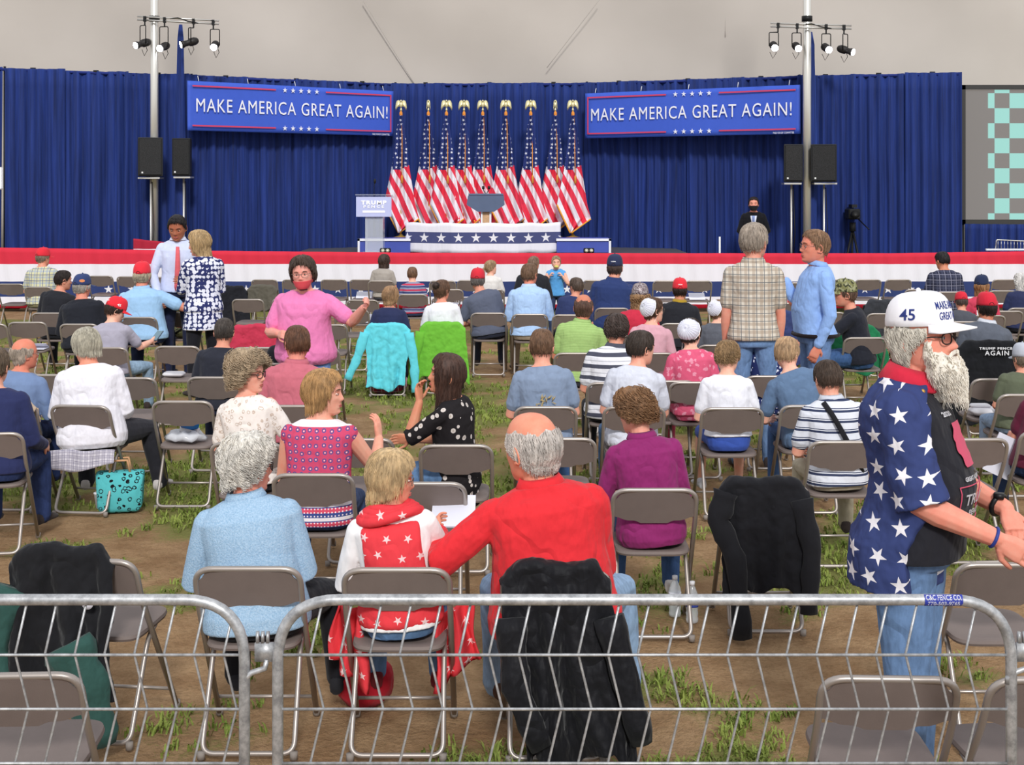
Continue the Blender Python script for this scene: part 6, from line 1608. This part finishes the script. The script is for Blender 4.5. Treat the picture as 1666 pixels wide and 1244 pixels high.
jacket(1610, 572, 'black jacket with white lettering on the slate polo man\'s chair', cloth('#17181c', fold=.4), .60, .78, .14, .02, seedv=25, ht=.86,
       extra=lambda e: (text_obj('AGAIN', .06, mat('print_white', '#d8d8dc'), e, 'lettering', .001, .001, 1.2, .22, fn=lambda x, y, z: V(x+.04, -.31+y, z+.765)), text_obj('TRUMP PENCE', .03, mat('print_white', '#d8d8dc'), e, 'lettering', .001, .001, 1.2, .30, fn=lambda x, y, z: V(x+.03, -.31+y, z+.808))))
jacket(5, 655, 'beige cardboard-coloured jacket over the leftmost chair', cloth('#c0aa92', fold=.2), .46, .36, .52, .008, seedv=27, x0=.03, apex=.12)
# ---- small things
def at_chair(cx, yt, dx=0, dy=0, z=.443):
    d = 3300.0/(yt-305.0); return V(PX(cx, d)+dx, d+.235+dy, z)
def thing(name, loc, label, cat, rz=0): return empty(name, loc, R(rz), label, cat)
e = thing('snack_bag', at_chair(296, 651, -.03, .0), 'clear plastic bag with a blue and white snack packet', 'bag')
m = MB(); rg = []; rr = random.Random(2)
for z, r in ((0, .08), (.015, .125), (.04, .12), (.06, .09), (.07, .06)): rg.append([V(r*1.15*math.cos(a)*(1+.12*math.sin(a*5+z*90)), r*.75*math.sin(a)*(1+.1*math.sin(a*4)), z+.012*math.sin(a*7)*(z > 0)) for a in [2*math.pi*k/28 for k in range(28)]])
m.loft(rg); m.build('plastic_film', mat('clear_film', '#dfe2e8', .2, 0, .6, alpha=.75), e)
m = MB(); m.box((.03, -.01, .13), (.14, .06, .09), Matrix.Rotation(R(12), 3, 'Y'), bev=.02); m.build('packet_top', mat('packet_blue', '#2f7fd0', .35), e)
m = MB(); m.box((.025, .015, .075), (.14, .055, .07), Matrix.Rotation(R(12), 3, 'Y'), bev=.015); m.build('packet_bottom', mat('packet_white', '#e8e8ea', .35), e)
e = thing('food_tray', at_chair(288, 562, -.1, .05), 'small white foam tray on an empty chair seat', 'tray'); m = MB(); m.box((0, 0, .02), (.2, .14, .04), bev=.015); m.build('tray', mat('foam_white', '#e8e6ea', .8), e)
e = thing('paper_sheet', at_chair(43, 523, 0, -.02), 'white folded papers lying on a chair seat', 'paper'); m = MB()
m.box((0, 0, .004), (.32, .22, .006)); m.box((.01, .03, .03), (.30, .15, .004), Matrix.Rotation(R(-25), 3, 'X')); m.build('sheet', mat('paper_white', '#dcdce8', .8), e, False)
for cx, yt, lab in ((730, 470, 'white paper propped on the chair right of the striped boy'), (590, 487, 'white paper on a chair left of the blond woman in navy'), (1137, 456, 'white paper on an empty front row chair near the red cap'), (590, 454, 'white programme standing on a front row chair')):
    e = thing('paper_sheet', at_chair(cx, yt, 0, 0), lab, 'paper'); m = MB(); m.box((0, 0, .05), (.26, .004, .19), Matrix.Rotation(R(-60), 3, 'X')); m.build('sheet', mat('paper_white', '#dcdce8', .8), e, False)
# red cap resting on a camouflage bag
e = thing('camouflage_bag', at_chair(293, 507, .02, 0), 'camouflage bag on the chair beside the light blue polo man', 'bag'); m = MB(); m.box((0, 0, .06), (.36, .28, .12), bev=.05); o = m.build('pouch', CAMO, e)
m = MB(); m.tube([(-.1, -.14, .06), (-.02, -.16, .11), (.08, -.14, .07)], .012, 6); m.build('handle', cloth('#2c2c24'), e)
class Q: pass
q = Q(); q.e = thing('baseball_cap', at_chair(293, 507, .02, 0, .565), 'red baseball cap resting on the camouflage bag', 'cap'); q.hs = 1.0; q.hm = Matrix.Identity(3)
_m = Matrix.Rotation(R(-62), 3, 'Z'); q.hp = lambda v: _m @ (v-V(0, 0, .03)); cap_hat('#df3340', small='2020')(q)
# phone in the grey tee boy's hand
p = PEOPLE['boy in a red cap and grey tee looking at his phone']; w = p.e.matrix_basis @ (p.wr['R']+p.hd['R']*.10)
e = thing('mobile_phone', (w.x+.01, w.y-.01, w.z+.03), 'dark mobile phone held by the grey tee boy', 'phone', -20); m = MB(); m.box((0, 0, 0), (.075, .15, .01), Matrix.Rotation(R(35), 3, 'X'), bev=.004); m.build('case', mat('phone_case', '#3a4250', .3), e)
m = MB(); m.box((0, -.004, .006), (.066, .135, .002), Matrix.Rotation(R(35), 3, 'X')); m.build('screen', mat('phone_screen', '#6b8490', .15), e, False)
# bottles
def bottle(x, y, label, lay=None, cap='#e8e8ec', lab='#3a4a9a', tint='#dfe6ea'):
    e = empty('water_bottle', (x, y, .034 if lay is not None else 0.0), 0, label, 'bottle')
    if lay is not None: e.rotation_euler = (R(90), 0, R(lay))
    m = MB(); m.lathe([(.02, 0), (.031, .004), (.033, .02), (.030, .035), (.033, .05), (.030, .065), (.033, .08), (.033, .13), (.030, .15), (.016, .185), (.013, .19), (.013, .205)], 18); m.build('bottle', mat('clear_bottle', tint, .08, 0, .6, alpha=.42), e)
    m = MB(); m.lathe([(.0145, .195), (.0145, .215), (.0, .216)], 14); m.build('cap', mat('bottle_cap_'+cap[1:], cap, .5), e)
    m = MB(); m.lathe([(.0335, .085), (.0338, .09), (.0338, .125), (.0335, .13)], 18); m.build('label', mat('bottle_label_'+lab[1:], lab, .5), e)
def gp(px, py): d = 2.27*2200/(py-305); return PX(px, d), d
for px, py, lab, lay, c in ((1098, 1002, 'clear water bottle standing near the plum top person\'s chair', None, '#dfe3ee'), (1126, 1012, 'clear water bottle with blue label right beside another bottle', None, '#3a4a9a'), (1398, 914, 'clear water bottle lying on the grass left of the bearded man', 80, '#dfe3ee'), (840, 600, 'small bottle with a teal label on the grass', None, '#3aa0a8')):
    x, y = gp(px, py); bottle(x, y, lab, lay, lab=c)
x, y = gp(163, 826); e = thing('drink_cup', (x, y, 0), 'white plastic cup on the grass beside a teal bag', 'cup'); m = MB(); m.lathe([(.03, 0), (.042, .1), (.045, .102), (.04, .104), (.028, .01)], 16); m.build('cup', mat('cup_white', '#e8e8ec', .5), e)
m = MB(); m.lathe([(.046, .102), (.046, .11), (.03, .114), (0, .114)], 16); m.build('lid', mat('cup_white', '#e8e8ec', .5), e)
x, y = gp(196, 830); e = thing('tote_bag', (x, y, 0), 'teal and black leopard tote bag under the grey-haired woman\'s chair', 'bag', 10)
TM = pat_spots('#58b9bd', '#17181c', 24, .36, True, 1.0, .35); m = MB(); m.loft([[V(a*x_, b*y_, z) for x_, y_ in ((-1, -1), (-.4, -1.15), (.4, -1.15), (1, -1), (1, 1), (-1, 1))] for z, a, b in ((0, .13, .07), (.04, .15, .085), (.22, .16, .08), (.28, .165, .05))]); o = m.build('bag_body', TM, e); add_mod(o, 'BEVEL', width=.02, segments=2)
for sy in (-1, 1):
    m = MB(); m.tube([(-.07, .04*sy, .27), (-.05, .05*sy, .36), (.05, .05*sy, .36), (.07, .04*sy, .27)], .009, 6); m.build('handle', cloth('#c99a72'), e)
c = at_chair(1625, 615, .02, .0); e = thing('food_tray', c+V(-.02, 0, 0), 'white foam takeout tray beside a plastic cup on a chair', 'tray'); m = MB(); m.box((0, 0, .03), (.28, .2, .05), bev=.02); m.box((-.05, .05, .065), (.16, .1, .03), bev=.014); m.build('tray', mat('foam_white', '#e8e6ea', .8), e)
e = thing('drink_cup', c+V(.03, -.13, 0), 'clear plastic cup with straw on a chair behind the bearded man', 'cup'); m = MB(); m.lathe([(.034, 0), (.05, .14), (.053, .145), (.0, .15)], 16); m.build('cup', mat('cup_clear', '#d8d8da', .3), e)
m = MB(); m.tube([(.0, 0, .1), (-.01, 0, .22)], .004, 6); m.build('straw', mat('cup_white', '#e8e8ec', .5), e)
# plaid bag under the turquoise jacket, patterned skirt cloth under the white tee woman, red bag by the boots
c = at_chair(630, 530, -.02, -.06, 0); e = thing('plaid_blanket', c, 'red plaid blanket bundled under the turquoise jacket chair', 'blanket'); m = MB()
m.ball((0, 0, .14), (.24, .13, .14), 18, 12); o = m.build('bundle', pat_plaid('#a8344c', '#3a3f70', '#d8b8c0', .09, .35), e); add_mod(o, 'DISPLACE', texture=FOLDS[0], texture_coords='GLOBAL', strength=.05, mid_level=.5)
c = at_chair(135, 658, -.06, -.10, 0); e = thing('patterned_scarf', c, 'grey checked scarf hanging off the grey-haired woman\'s chair', 'scarf'); m = MB()
m.grid(lambda u, w: V(lerp(-.27, .27, u), -.135-.03*math.sin(u*12)-.02*(1-w), max(.2, lerp(.30+.12*abs(u-.45), .455, w))), 30, 8); o = m.build('cloth', pat_plaid('#d8d4dc', '#a09cac', '#77738a', .035, .4), e); add_mod(o, 'SOLIDIFY', thickness=.008)
x, y = gp(590, 1150); e = thing('red_bag', (x, y+.05, 0), 'crumpled red bag under the shawl woman\'s chair', 'bag'); m = MB(); m.ball((0, 0, .10), (.13, .11, .12), 18, 12); o = m.build('bag_body', cloth('#b81f30', fold=.5), e); add_mod(o, 'DISPLACE', texture=FOLDS[0], texture_coords='GLOBAL', strength=.06, mid_level=.5)
c = at_chair(1697, 700, -.13, .05); e = thing('paper_sheet', (c.x, c.y, .55), 'white papers held beside the maroon tee person', 'paper'); m = MB(); m.box((0, 0, 0), (.2, .01, .26), Matrix.Rotation(R(25), 3, 'Y')); m.build('sheet', mat('paper_white', '#dcdce8', .8), e, False)
e = thing('paper_pad', (PX(738, 6.9), 6.9, .62), 'white papers on the lap in front of the shawl woman', 'paper'); m = MB(); m.box((0, 0, 0), (.22, .28, .008), Matrix.Rotation(R(20), 3, 'X')); m.build('sheet', mat('paper_white', '#dcdce8', .8), e, False)
x, y = gp(20, 503); e = thing('glasses_case', (x, y, 0), 'small dark case on the grass by the bunting, far left', 'case'); m = MB(); m.box((0, 0, .03), (.3, .1, .05), bev=.02); m.build('shell', DARKM, e)
# an empty helper kept only as the origin of the fold textures would be hidden: remove it when nothing needs it
